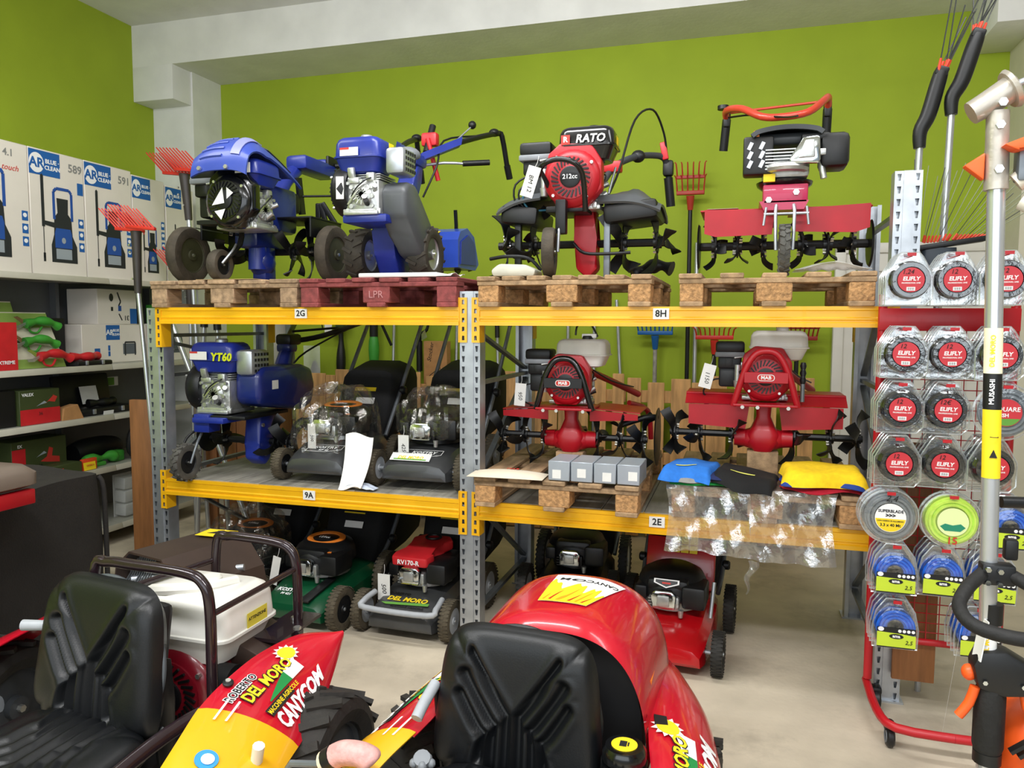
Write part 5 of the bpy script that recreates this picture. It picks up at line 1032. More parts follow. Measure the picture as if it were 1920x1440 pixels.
B().cyl((-2.2, 1.86, .62), (-2.13, 1.88, .62), .018, .016).out('lever_knob', LGREY, tL)
B().cyl((-2.13, 1.66, .45), (-2.09, 1.68, .46), .03, .024).cyl((-2.15, 1.64, .45), (-2.13, 1.66, .45), .02).out('adjuster_knob', MGREY, tL)
wheel(tL, T(-1.23, 2.02, .229), .22, .21, DGREY, BIGT, tread=18, name='rear_wheel', dish=.3, lug=.07)
wheel(tL, T(-2.51, 2.02, .229), .22, .21, DGREY, BIGT, tread=18, name='rear_wheel', dish=.3, lug=.07)
chassis(tL, -1.87, 1.2, 2.33)
for x in (-1.45, -2.29): wheel(tL, T(x, .85, .177), .17, .15, DGREY, BIGT, tread=12, name='front_wheel', dish=.3)
# a pink lever grip at the side of the left machine
lv = thing('control_lever', 'worn pink lever grip with black collar beside the big tyre', 'lever', (-.89, 1.62, 0))
B().tube([(-.19, 0, 0), (-.19, 0, .46), (-.17, 0, .49), (-.07, 0, .505), (-.045, 0, .52)], .009, 8).box((-.19, 0, .01), (.07, .12, .02), bev=.004).out('lever_rod', STEEL_D, lv)
B().tube([(-.045, 0, .53), (-.02, 0, .543), (.02, 0, .547), (.05, 0, .54), (.062, 0, .53)], lambda u: .03*(1 if u < .75 else max(.2, math.sqrt(max(.04, 1-((u-.75)/.25)**2)))), 16, 5).out('grip', mat('worn_pink_rubber', '#d9a29c', .55, 0, .2, 40, .2, 90), lv)
B().cyl((-.065, 0, .515), (-.045, 0, .53), .031, n=16).out('collar', BLK, lv); B().cyl((-.075, 0, .508), (-.066, 0, .514), .029, n=16).out('collar_ring', mat('cream_ring', '#d8cbb0', .5), lv)
B().cyl((-.04, 0, .48), (-.05, 0, .525), .016).out('neck', BLKM, lv)
# ---- centre machine
tM = thing('ride_on_mower', 'ride-on brush mower with rounded red engine hood behind a black seat', 'mower', (-.53, 2.0, 0))
seat(tM, T(-.555, 1.90, .35, -7, 0, -3), T(-.565, 1.44, .34, -84, 0, -3), BLKM)
def hoodf(u, v):
    y = 2.03+.66*v; a = PI*u; hw = .288*(1-.25*max(0, v-.55)**2*4)
    zt = .765+.02*math.sin(PI*v)-.30*max(0, v-.5)**2.2*3; zb = .40
    c, s_ = math.cos(a), math.sin(a); k = 2.7
    x = -hw*abs(c)**(2/k)*(1 if c > 0 else -1); z = zb+(zt-zb)*abs(s_)**(2/k)
    if v < .12: z -= .02*(1-v/.12)**2*abs(s_)
    return V((-.50+x+.03*v, y-(.05*abs(c)**3 if v < .3 else .05*abs(c)**3*max(0, 1-(v-.3)/.3)), z))
def hoodc(u, v):   # rounded far end
    if v <= .8: return hoodf(u, v/.8*.9)
    w_ = (v-.8)/.2; p = hoodf(u, .9+.1*w_); c = V((-.47, 0, .40)); k = math.sqrt(max(0, 1-w_*w_*.9))
    return V((c.x+(p.x-c.x)*k, 2.03+.66*.9+.13*w_, c.z+(p.z-c.z)*k))
B().sheet(lambda u, v: hoodc(u, v)-V((0, 0, .003)), 48, 40).out('engine_hood', FRED, tM, ang=60)
DEC = lambda u, v: (.455+(.10+.085*v)*u, .20+.34*v)
B().sheet(lambda u, v: hoodf(*DEC(u, v))+V((0, 0, .0015)), 14, 14).out('hood_sticker', INKW, tM, ang=80)
B().sheet(lambda u, v: hoodf(*DEC(u, v*(.56+.1*math.sin(19*u)+.08*math.sin(41*u)-.25*u+.1)))+V((0, 0, .0026)), 30, 10).out('flame_print', PYL, tM, ang=80)
for i in range(6):
    B().sheet(lambda u, v: hoodf(*DEC(.08+.14*i+.05*u*(1-v)+.10*v, .05+(.2+.3*((i*7) % 5)/5)*v))+V((0, 0, .0034)), 3, 8).out('flame_stroke', mat('flame_red', '#c8301c', .4, 0, 0) if i % 2 else mat('flame_orange', '#f0a41c', .4, 0, 0), tM, ang=80)
letters('CANYCOM', .028, INK, tM, None, fn=lambda c: hoodf(.548-c.x/.95, .475-c.y/.66*1.0)+V((0, 0, .003)), bold=.02, shear=.1, ext=0)
B().box((-.225, 2.2, .52), (.004, .12, .13), rot=(0, 4, 0)).out('side_warning_sticker', ORG, tM)
E1 = [(-.26, 2.58, .46), (-.235, 2.42, .50), (-.225, 2.25, .515), (-.215, 2.05, .515), (-.185, 1.85, .50), (-.15, 1.7, .48), (-.12, 1.5, .45)]
E2 = [(-.23, 2.63, .42), (-.14, 2.47, .42), (-.065, 2.29, .42), (-.02, 2.04, .42), (.0, 1.85, .41), (.015, 1.7, .40), (.03, 1.5, .38)]
S_M, _ = fender(tM, E1, E2, .86)
fender(tM, mirror(E1, -.495), mirror(E2, -.495), .70, sticker=True, flip=True)
p = S_M(.5, .12, .002); B().box(p, (.035, .045, .006), rot=(0, 8, 10)).out('fender_slot', DARK, tM)
B().cyl((-.255, 1.86, .28), (-.255, 1.86, .5), .075, .06, n=20).out('filler_neck', BLKG, tM)
b = B().lathe([(.05, 0), (.056, .006), (.056, .03), (.048, .042), (.0001, .043)], 20, T(-.255, 1.86, .5)); b.out('filler_cap', BLKG, tM)
B().lathe([(.033, 0), (.033, .0015), (.0001, .0015)], 24, T(-.255, 1.86, .543)).out('cap_label', PYL, tM); flat('cap_pictogram', [rc(-.012, -.012, .006, .014), rc(.008, -.008, .012, .01)], INK, tM, T(-.255, 1.86, .5445), 0)
pipe('lever_grip', [(-.79, 1.92, .60), (-.8, 1.86, .57), (-.805, 1.82, .545)], .016, LGREY, tM, 3); pipe('lever_rod', [(-.78, 1.95, .3), (-.79, 1.92, .6)], .008, BLKM, tM, 0)
b = B().cyl((-.76, 1.76, .46), (-.755, 1.74, .49), .022, n=12)
for i in range(5): b.ell((-.757+.024*math.cos(i*1.257), 1.748+.02*math.sin(i*1.257), .474), (.012, .012, .012), 8, 6)
b.out('star_knob', MGREY, tM); pipe('knob_stem', [(-.757, 1.76, .25), (-.757, 1.755, .46)], .012, BLKM, tM, 0)
B().loft([[V((-.50+(hoodf(i/24, .03).x+.487)*.97, y, .38+(hoodf(i/24, .03).z-.38)*.97)) for i in range(25)] for y in (2.06, 2.16)]).out('bulkhead', DARK, tM)
chassis(tM, -.515, 1.25, 2.6)
for x in (-.11, -.92): wheel(tM, T(x, 2.15, .208), .2, .18, DGREY, BIGT, tread=18, name='rear_wheel', dish=.3, lug=.07)
for x in (-.2, -.83): wheel(tM, T(x, .9, .177), .17, .15, DGREY, BIGT, tread=12, name='front_wheel', dish=.3)
for t in (tL, tM):
    inv = t.matrix_basis.inverted()
    for o in t.children: o.matrix_basis = inv @ o.matrix_basis
# ---- flail head and grass collector behind the left machine
tF = thing('flail_mower_head', 'dark brown flail mower head with yellow sticker behind the roll hoop', 'mower head', (-2.17, 2.36, .0), -14)
B().sheet(lambda u, v: V(((-.21, .0, .0), (-.19, 0, .1), (-.1, 0, .17), (.1, 0, .17), (.2, 0, .06), (.22, 0, -.02))[round(u*5)])+V((0, .4*v, .535)), 5, 4, .008).out('hood', BRN, tF, ang=20)
flat('yellow_sticker', [rc(-.07, -.05, .07, .05)], PYL, tF, T(.0, .33, .7135, 0, 0, 15)); flat('sticker_pictogram', [[(-.04, -.01), (-.01, .02), (.0, -.01)], [(.02, -.01), (.04, .02), (.045, -.015)]], INK, tF, T(.0, .33, .7145, 0, 0, 15))
b = B()
for i in range(10): b.strip([(-.17+.014*i, .08, .67), (-.185+.014*i, .06, .59), (-.19+.014*i, .03, .55)], (.006, 0, 0), .004, 2)
b.out('rake_teeth', STEEL_D, tF)['kind'] = 'stuff'
B().cyl((-.16, .05, .57), (.2, .3, .61), .014).out('drive_bar', STEEL, tF); B().box((.13, .05, .59), (.12, .09, .07), bev=.012).out('bearing_block', BLKM, tF)
for x in (-.19, .19): B().box((x, .22, .29), (.04, .34, .54), bev=.006).out('side_frame', BRN, tF)
B().box((-.24, .1, .52), (.2, .4, .03), bev=.005).out('side_plate', MGREY, tF)
FAB = mat('dark_collector_fabric', '#23201d', .85, 0, .2, 8, .3, 120)
tG = thing('grass_collector', 'large dark fabric grass collector beside the shop shelving', 'grass collector', (-3.42, 2.6, 0))
def colf(u, v):
    a = 2*PI*u; c, s_ = math.cos(a), math.sin(a); k = 9; r_ = (abs(c)**k+abs(s_)**k)**(-1/k)
    th = max(0, (v-.86)/.14); q = 1 if th == 0 else (1-th**3)**.33
    sh = q if th < 1 else 0
    kk = (1-.02*math.sin(3*a+5*v))
    return V((.44*r_*c*kk*(sh*.12+.88 if th < .9 else .88*(1-th)/.1), .42*r_*s_*kk*(sh*.12+.88 if th < .9 else .88*(1-th)/.1), .08+.78*min(1, v/.86*.94+(.06*math.sin(th*PI/2)))+.008*math.sin(5*a)*v))
B().sheet(colf, 64, 40).out('fabric_bag', FAB, tG, ang=70)
for x, y in ((.425, -.4), (.425, .405)): pipe('fabric_seam', [(x, y, .1), (x+.004, y, .5), (x, y*.995, .78), (x-.02, y*.97, .84)], .012, FAB, tG, 3)
B().box((0, 0, .05), (.8, .76, .1), bev=.02).out('collector_base', BLKM, tG)
tK = thing('collector_lid', 'rounded grey brown plastic lid with a red bar beside the fabric collector', 'lid', (-2.98, 2.12, 0))
B().loft([[V((x, y, z)) for x, y in rrect(w_, d_, .06, 5)] for w_, d_, z in ((.56, .46, .94), (.62, .52, .955), (.62, .52, 1.0), (.56, .46, 1.03), (.4, .3, 1.035))]).out('lid', mat('taupe_plastic', '#6f6257', .5, 0, .08, 8), tK, ang=50)
B().box((.28, -.0, .905), (.04, .46, .06), bev=.006).out('red_bar', RED, tK)
for y in (-.17, .0): B().box((.02, y, .47), (.5, .05, .94), bev=.01).out('lid_support', DARK, tK)
# ------------------------------------------------------------------ trimmer line display stand
RSF = mat('red_stand_paint', '#b81420', .4, 0, .08, 8, coat=.1)
tS = thing('display_stand', 'red wire mesh display stand on casters beside the rack end', 'stand', (.78, 3.3, 0))
SW = .235
for s in (-1, 1):
    pipe('upright_tube', [(s*SW, .12, .12), (s*SW, .12, 1.72)], .017, RSF, tS, 0)
    pipe('foot_rail', [(s*SW, .15, .1), (s*SW, -.12, .1), (s*SW*.8, -.25, .1), (0, -.27, .1)], .017, RSF, tS, 3)
    for y in (-.2, .105):
        c = thing if False else None
        w_ = B().lathe([(.012, -.012), (.034, -.014), (.04, -.008), (.04, .008), (.034, .014), (.012, .012)], 18, T(s*.2, y, .041, 0, 90), closed=True).out('caster_wheel', BLK, tS)
        B().lathe([(.02, -.016), (.026, -.016), (.026, .016), (.02, .016)], 16, T(s*.2, y, .041, 0, 90), closed=True).out('caster_ring', MGREY, w_)
        B().box((s*.2, y+.015, .075), (.04, .05, .03), bev=.008).cyl((s*.2, y+.01, .08), (s*.2, y+.01, .1), .01).out('caster_fork', BLK, w_)
for z in (.3, 1.02): pipe('cross_tube', [(-SW, .12, z), (SW, .12, z)], .014, RSF, tS, 0)
B().box((0, .11, 1.62), (.5, .02, .09), bev=.004).out('header_panel', RSF, tS)
b = B()
for i in range(10): b.cyl((-.21+.0466*i, .12, .3), (-.21+.0466*i, .12, 1.6), .0022, n=5)
for i in range(32): b.cyl((-.23, .125, .34+.04*i), (.23, .125, .34+.04*i), .0022, n=5)
b.out('wire_mesh', RSF, tS)['kind'] = 'stuff'
B().box((-.06, .148, .62), (.16, .02, 1.0), bev=.003).out('backing_board', BRW, tS)
COILK = mat('dark_trimmer_line', '#16191d', .25, .1, .3, 40, coat=.4); COILG = mat('grey_trimmer_line', '#7d858c', .35, .3, .15, 40); COILY = mat('lime_trimmer_line', '#c8ee4a', .4, 0, .1, 20); COILB = mat('blue_trimmer_line', '#1c66d8', .35, 0, .2, 30)
SHELL = mat('clear_clamshell', '#f4f7f8', .1, 1, 0, bump=.25, bscale=30, alpha=.13)
SHELLE = mat('clear_clamshell_edge', '#e8eef0', .15, .6, 0, alpha=.45)
LREDL = mat('red_line_label', '#c5303a', .4, 0, .04, 10); LIME = mat('lime_label', '#c6dc35', .45, 0, .04, 10)
HOUSE = [(-.083, -.095), (.06, -.095), (.083, -.07), (.083, .02), (.045, .09), (.032, .106), (-.032, .106), (-.045, .09), (-.083, .02)]
ARCH = [(-.082, -.1), (.082, -.1), (.084, -.02), (.07, .05), (.035, .1), (-.035, .1), (-.07, .05), (-.084, -.02)]
def coil(b, R, r, n, m):
    for i in range(n): b.ring((0, 0, r*1.2*(i % 2)), R+r*2*i*.5, r, m, 28, 6)
    return b
PK = {}
def packmesh():
    d = {}
    for k_, O_ in (('e', HOUSE), ('a', ARCH)):
        b = B().prism(O_, .0025, FR); b.lathe([(.077, 0), (.0765, .026), (.066, .036), (.05, .036), (.046, .02), (.0001, .02)], 28, T(0, -.0025, 0, 90)) if k_ == 'e' else b.prism([(x*.86, z*.84-.006) for x, z in O_], .03, T(0, -.003, 0) @ FR, bev=.008)
        d[k_+'shell'] = b.mesh('clear_shell', SHELL)
        b = B(); pts = [(x, 0, z) for x, z in O_]; b.tube(pts, .0035, 6, closed=True); d[k_+'rim'] = b.mesh('shell_rim', SHELLE)
    d['dshell'] = B().lathe([(.105, 0), (.105, .003), (.098, .005), (.096, .026), (.06, .028), (.0001, .028)], 36, T(0, 0, 0, 90)).prism([(-.045, .09), (.045, .09), (.022, .116), (-.022, .116)], .003, FR).mesh('clear_shell', SHELL)
    d['drim'] = B().ring((0, 0, 0), .1035, .003, FR, 36, 6).mesh('shell_rim', SHELLE)
    d['ecoil'] = coil(B(), .049, .0078, 3, T(0, -.014, 0, 90)).mesh('line_coil', COILK)
    for n_, mm in (('g', COILG), ('y', COILY)): d['d'+n_] = (coil(B(), .054, .0074, 5, T(0, -.008, 0, 90))).mesh('line_coil', mm)
    d['acoil'] = coil(B(), .036, .006, 6, T(0, -.012, -.012, 90)).mesh('line_coil', COILB)
    d['elab'] = B().lathe([(.047, 0), (.047, .002), (.0001, .002)], 28, T(0, -.036, 0, 90)).mesh('round_label', LREDL)
    b = B()
    for i in range(7): b.box((-.011+.0036*i, -.0398, -.034), (.0018 if i % 2 else .0008, .0004, .009))
    d['bar'] = b.mesh('barcode_bars', INK); d['barw'] = B().box((0, -.0388, -.034), (.03, .0012, .014)).mesh('barcode_field', INKW)
    return d
PKM = packmesh()
PEN = ('1,24', '12', '12', '12', '12', '8', '12', '12€')
def pack(kind, x, z, y, label, front, i=0, rz=0, pen='12€', sc=1):
    t = thing('trimmer_line_pack', label, 'line pack', (x, y, z), rz, 'trimmer line packs on the stand'); t.matrix_basis = T(x, y, z, 0, random.uniform(-1.2, 1.2), rz, sc)
    k_ = kind[0]
    put('clear_shell', PKM[k_+'shell'], t); put('shell_rim', PKM[k_+'rim'], t)
    if k_ == 'e':
        put('line_coil', PKM['ecoil'], t)
        if front:
            put('round_label', PKM['elab'], t); letters('ELIFLY', .021, INKW, t, T(0, -.0385, .004, 90), bold=.03, shear=.15); letters('PROFESSIONAL LINE', .0072, INKW, t, T(0, -.0385, -.012, 90), bold=.02)
            put('barcode_field', PKM['barw'], t); o = put('barcode_bars', PKM['bar'], t); o['kind'] = 'stuff'
            letters(pen, .024, INK, t, T(-.012, -.0395, .03, 90, 0, 0), name='pen_price', shear=.2)
    elif k_ == 'd':
        put('line_coil', PKM['d'+kind[1]], t)
        if front:
            if kind[2:] == 's':
                B().lathe([(.055, 0), (.055, .001), (.0001, .001)], 32, T(0, -.0285, 0, 90)).out('round_label', INKW, t)
                flat('yellow_field', [[(.053*math.cos(a), .053*math.sin(a)) for a in [PI*1.02+i*PI*.96/14 for i in range(15)]]], PYL, t, T(0, -.0298, 0) @ FR, 0)
                letters('SUPERBLADE', .0155, INK, t, T(0, -.0308, .026, 90), bold=.02); letters('>>>', .02, INK, t, T(0, -.0308, .009, 90), bold=.04); letters('CON OSSIDO DI ALLUMINIO', .0072, INK, t, T(0, -.0308, -.012, 90), bold=.02); letters('3.3 x 40 Mt', .0155, INK, t, T(0, -.0308, -.028, 90), bold=.02); letters('2,4', .034, INK, t, T(.0, -.0308, .074, 90), shear=.3)
            elif kind[2:] == 'f':
                B().lathe([(.05, 0), (.05, .001), (.0001, .001)], 32, T(0, -.0285, 0, 90)).out('round_label', LREDL, t); letters('SQUARE', .023, INKW, t, T(0, -.0308, .012, 90), bold=.015, shear=.1); letters('FISH', .018, INKW, t, T(-.01, -.0308, -.01, 90), bold=.03)
                flat('green_field', [[(.048*math.cos(a), .048*math.sin(a)) for a in [PI*1.15+i*PI*.7/10 for i in range(11)]]], PGN, t, T(0, -.0298, 0) @ FR, 0)
            else:
                B().lathe([(.053, 0), (.053, .001), (.0001, .001)], 32, T(0, -.0285, 0, 90)).out('round_label', mat('pale_lime_label', '#e6f2b0', .4, 0, 0), t); flat('green_field', [[(-.043, -.018), (-.026, -.007), (0, -.012), (.026, -.005), (.043, -.018), (.026, -.034), (-.026, -.034)]], mat('teal_grass_print', '#1f8a6a', .4, 0, 0), t, T(0, -.0298, 0) @ FR, 0); letters('15', .038, PRED, t, T(.0, -.034, -.071, 90, 0, 0), bold=.02, name='pen_price')
    else:
        put('line_coil', PKM['acoil'], t)
        if front:
            flat('card_band', [rc(-.07, -.03, .07, -.006), rc(-.069, -.088, .069, -.08)], INK, t, T(0, -.034, 0) @ FR, 0); flat('lime_card', [[(-.07, -.083), (.07, -.083), (.07, -.034), (.025, -.029), (-.07, -.025)]], LIME, t, T(0, -.0346, 0) @ FR, .0)
            flat('brand_oval', [[(.026*math.cos(i*PI/10), -.04+.01*math.sin(i*PI/10)) for i in range(20)]], INK, t, T(0, -.036, 0) @ FR, 0); letters('ama', .017, INKW, t, T(0, -.0372, -.039, 90), bold=.03)
            flat('pictogram_row', [circ(.0065, 10, .012+.016*q, -.017) for q in range(4)]+[[(-.056+.011*math.cos(a), -.014+.009*math.sin(a)) for a in [i*PI/6 for i in range(12)]]], INKW, t, T(0, -.0352, 0) @ FR, 0)['kind'] = 'stuff'; letters(pen, .022, INK, t, T(.045, -.037, -.062, 90), name='pen_price', shear=.2)
    return t
COLN = ('peg nearest the rack upright', 'middle peg', 'peg beside the brushcutter shaft')
ROWS = [('top row', 1.765, ['e', 'e', 'e'], (.595, .753, .911)), ('second row', 1.49, ['e', 'e', 'e'], (.59, .749, .908)), ('third row', 1.282, ['e', 'e', 'dgf'], (.585, .744, .93)),
        ('fourth row', 1.075, ['e', 'e', 'e'], (.583, .742, .901)), ('disc row', .865, ['dgs', 'dyl', 'a'], (.562, .775, .968)), ('upper row of blue packs', .66, ['a', 'a', 'a'], (.59, .757, .924)), ('lowest row of blue packs', .445, ['a', None, 'a'], (.60, .74, .885))]
DESC = {'e': 'dark trimmer line pack', 'a': 'blue trimmer line pack', 'dgs': 'round grey trimmer line pack', 'dgf': 'round grey line pack with red label', 'dyl': 'round lime trimmer line pack'}
random.seed(11)
for r_, (rn, z, kinds, xs) in enumerate(ROWS):
    for c_, (kd, x) in enumerate(zip(kinds, xs)):
        if not kd: continue
        nb = 4 if kd != 'dgf' else 1
        if kd == 'dyl': nb = 2
        if kd == 'dgs': nb = 3
        B().tube([(x-.78, .12, z+.088), (x-.78, -.125, z+.088), (x-.78, -.13, z+.094)], .003, 6).out('peg', RSF, tS)
        y0_ = 3.2+(.0225 if c_ == 1 and kd[0] != 'd' else 0); rz_ = random.uniform(-1, 2)
        for i in range(nb):
            pack(kd, x, z, y0_+.045*i, f"{('front', 'second', 'third', 'fourth')[i]} {DESC[kd]}, {rn}, {COLN[c_]}", i == 0, i, rz_, PEN[(r_*3+c_) % 8] if kd == 'e' else ('25' if r_ == 6 and c_ == 2 else '2,5'), .97 if kd[0] != 'd' else 1)
        # price holder at the peg end
        B().box((x-.78, -.132, z+.094), (.03, .004, .012)).out('peg_tip', RSF, tS)
# ------------------------------------------------------------------ brushcutter hanging beside the camera
SILT = mat('silver_shaft', '#c9ccd0', .25, .7, .06, 10); CAST = mat('champagne_cast_metal', '#b5aea3', .4, .6, .1, 20, .1, 60); ORP = mat('bright_orange_plastic', '#ee5a1c', .4, 0, .06, 12)
tC2 = thing('brushcutter', 'silver shafted brushcutter with loop handle hung with its gear head up', 'brushcutter', (.42, 1.45, 0))
def q2(x, z): return (x-.42, 0, z)
B().cyl(q2(.4275, .655), q2(.392, 1.84), .0135, n=18).out('shaft', SILT, tC2)
B().cyl(q2(.392, 1.82), q2(.3905, 1.885), .018, n=16).cyl(q2(.3905, 1.885), q2(.389, 1.945), .017, n=16).tube([q2(.35, 1.945), q2(.372, 1.958), q2(.405, 1.98)], lambda u: .019+.003*u, 14).lathe([(.03, 0), (.033, .006), (.022, .012), (.0001, .014)], 18, T(-.018, 0, 1.978, 0, 62)).out('gear_head', CAST, tC2)
pipe('blade_spindle', [q2(.41, 1.985), q2(.46, 2.005)], .006, STEEL, tC2, 0)
bolts([(-.03, -.018, 1.955), (-.032, -.018, 1.92), (-.031, -.019, 1.85)], .007, (0, -.006, 0), tC2, 'head_bolt', CHROME)
B().prism([(-.02, .0), (.06, .03), (.1, .01), (.1, -.02), (.05, .0), (.0, -.01)], .03, T(-.01, -.01, 1.885) @ FR, bev=.003).out('orange_guard', ORP, tC2); B().prism([(0, 0), (.03, .02), (.03, -.025)], .02, T(-.078, .01, 1.86) @ FR, bev=.003).out('guard_tip', ORP, tC2)
B().tube([(.0, .0, 1.83), (.05, -.01, 1.86), (.12, 0, 1.84)], .016, 10, 4).tube([(.01, 0, 1.80), (.04, -.01, 1.785), (.1, 0, 1.79)], .014, 10, 4).out('guard_rim', mat('ivory_plastic', '#cfc8b8', .45), tC2); B().box((.012, -.004, 1.86), (.03, .03, .06), bev=.005).out('guard_clamp', STEEL_D, tC2); B().prism([(.02, -.01), (.07, .02), (.08, -.03), (.03, -.035)], .02, T(0, .0, 1.82) @ FR).out('orange_guard_insert', ORP, tC2)
B().tube([(-.02, -.015, 1.185), (-.055, -.06, 1.17), (-.075, -.1, 1.15), (-.06, -.14, 1.135), (0, -.16, 1.13), (.06, -.14, 1.135), (.075, -.1, 1.15), (.055, -.06, 1.17), (.02, -.015, 1.185)], .011, 10, 5).out('loop_handle', RUB, tC2)
B().box((0, -.012, 1.185), (.05, .03, .035), bev=.004).out('handle_clamp', BLK, tC2); bolts([(-.018, -.03, 1.196), (.0, -.03, 1.194), (-.018, -.03, 1.174), (.0, -.03, 1.172)], .0045, (0, -.006, 0), tC2, 'clamp_bolt', CHROME); B().box((.022, 0, 1.225), (.02, .02, .035), bev=.004).out('cable_clip', BLK, tC2)
B().cyl((.0, 0, 1.095), (.0, 0, 1.13), .0165, n=16).out('shaft_collar', BLK, tC2)
for m_, z0, z1, tx, tm in ((BLK, 1.46, 1.52, 'MUSASHI', INKW), (PYL, 1.345, 1.46, '', INK), (INKW, 1.035, 1.095, 'DEL MORO', PYL), (mat('cream_label', '#e8dfc0', .5), 1.52, 1.595, 'DEL MORO', PYL)):
    xx = .4285-(z0+z1-1.24)/2/1.22*.0365-.42
    B().sheet(lambda u, v: V((.0085-(z0+(z1-z0)*v-.62)/1.22*.0365+.0141*math.cos(PI*(1.02+.96*u)), .0141*math.sin(PI*(1.02+.96*u)), z0+(z1-z0)*v)), 16, 1).out('shaft_label', m_, tC2)
    if tx: letters(tx, .0105, tm, tC2, T(xx-.004, -.0142, (z0+z1)/2, 90, 0, 0) @ T(0, 0, 0, 0, 0, 90), bold=.02, ext=.0002)
    else:
        flat('warning_triangle', [[(-.006, -.01), (.006, -.01), (0, .004)]], INK, tC2, T(xx, -.0142, 1.39) @ FR, 0); B().ring((xx, -.0145, 1.415), .006, .0006, None, 16, 4).out('warning_circle', INK, tC2, None)
B().prism([(-.03, .02), (-.02, .045), (.02, .05), (.09, .01), (.09, -.02), (.02, -.03), (-.02, -.02)], .045, T(0, .022, 1.005) @ FR, bev=.008).out('throttle_housing', BLK, tC2)
bolts([(-.012, -.026, 1.0), (.045, -.026, 1.0)], .004, (0, -.003, 0), tC2, 'housing_screw', CHROME)
pipe('orange_trigger', [(-.022, -.01, .985), (-.03, -.01, .955), (-.045, -.01, .93)], .008, ORP, tC2, 2); pipe('orange_trigger', [(.05, -.01, .985), (.055, -.01, .96), (.075, -.01, .925)], .007, ORP, tC2, 2); B().ell((-.03, 0, 1.005), (.012, .014, .014)).out('orange_switch', ORP, tC2)
B().lathe([(.021, .0), (.024, .01), (.024, .1), (.021, .115)], 18, T(.004, 0, .87)).out('rear_grip', RUB, tC2); B().cyl((.004, 0, .85), (.004, 0, .87), .022, n=16).out('grip_collar', BLK, tC2)
B().box((-.018, -.012, 1.07), (.002, .03, .07), rot=(0, 8, 8)).out('hang_tag', WHITE, tC2)
B().ell((.1, .06, .86), (.085, .09, .1), 20, 12).box((.1, .07, .76), (.13, .14, .12), bev=.03).out('engine_cover', ORP, tC2)
b = B()
for i in range(6): b.box((.045+.012*i, -.028, .9-.006*i), (.006, .014, .04), rot=(0, 50, 0))
b.out('cover_vents', BLK, tC2)['kind'] = 'stuff'
B().box((.1, .08, .68), (.16, .16, .05), bev=.02).box((.02, .04, .7), (.12, .05, .1), bev=.01).out('engine_base', BLK, tC2); B().box((.11, -.035, .85), (.06, .02, .05), bev=.008).out('engine_badge', WHT_P, tC2)
tP = thing('tool_holder_post', 'black holder post carrying the silver brushcutter', 'stand', (.8, 1.6, 0))
B().box((0, 0, .01), (.4, .4, .02), bev=.004).cyl((0, 0, .02), (0, 0, 1.7), .02).out('post', BLKM, tP); pipe('holder_arm', [(0, 0, 1.3), (-.2, -.1, 1.3), (-.37, -.13, 1.3)], .01, BLKM, tP, 0); B().box((-.27, -.07, .645), (.3, .22, .02)).cyl((-.0, 0, .645), (-.2, -.05, .645), .012).out('engine_rest', BLKM, tP)
# ------------------------------------------------------------------ olive harvesters behind the stand
TINE = mat('dark_carbon_tine', '#2d2f2c', .4); ORT = mat('orange_red_plastic2', '#d5442c', .45)
def harvester(label, base, knee, top, seed, n=7):
    t = thing('olive_harvester', label, 'harvester', base, 0, 'olive harvesters'); b0 = V(base); K, Tp = V(knee)-b0, V(top)-b0; d = (Tp-K).normalized()
    pipe('pole', [(0, 0, 0), K], .0145, SILT, t, 0)
    B().tube([K-V((0, 0, .02)), K+V((0, 0, .05)), K.lerp(Tp, .4), K.lerp(Tp, .8), Tp], lambda u: .024+.008*math.sin(u*2.6), 12, 4).out('handle_body', BLK, t)
    B().box(Tp, (.05, .05, .04), rot=(0, 20, 0), bev=.008).out('tine_block', BLKM, t)
    rnd = random.Random(seed)
    for i in range(n):
        dd = (d+V((rnd.uniform(-.28, .28), rnd.uniform(-.3, .3), rnd.uniform(-.05, .1)))).normalized(); p = Tp+V((rnd.uniform(-.02, .02), rnd.uniform(-.02, .02), .0))
        B().cyl(p, p+dd*.05, .008, .005, n=8).out('tine_socket', ORT, t); pipe('tine', [p+dd*.05, p+dd*rnd.uniform(.22, .34)], .0028, TINE, t, 0, 5)
    return t
harvester('longer olive harvester with raised tines behind the stand', (.80, 3.8, 0), (.82, 3.7, 2.5), (.905, 3.7, 2.8), 3, 8)
harvester('shorter olive harvester with raised tines beside the tall upright', (.69, 3.82, 0), (.705, 3.7, 2.37), (.775, 3.7, 2.66), 4, 7)
t = thing('olive_harvester', 'dark blue olive harvester head with a fan of thin tines above the stand', 'harvester', (.78, 3.625, 0), 0, 'olive harvesters')
pipe('pole', [(0, 0, 0), (0, -.02, 1.8)], .013, SILT, t, 0); B().loft([[V((x*w_, y*.05, z)) for x, y in rrect(1, 1, .25, 3)] for w_, z in ((.06, 1.78), (.12, 1.84), (.135, 1.88), (.13, 1.92))]).out('head_body', mat('slate_blue_plastic', '#2c3640', .4), t)
B().box((.03, 0, 1.935), (.28, .06, .022), rot=(0, -8, 0), bev=.004).out('comb_bar', BLKM, t)
rnd = random.Random(2)
for i in range(22):
    x = -.1+.0122*i; an = .0+.048*i; L_ = rnd.uniform(.24, .36)
    dd = V((math.sin(an), rnd.uniform(-.15, .15), math.cos(an))); p = V((x, rnd.choice((-.02, .02)), 1.94+.02*i/22))
    B().cyl(p, p+dd*.03, .0055, .004, n=6).out('tine_socket', ORT, t); pipe('tine', [p+dd*.03, p+dd*L_], .0016, TINE if i % 4 == 0 else mat('grey_green_tine', '#7d8468', .4), t, 0, 5)
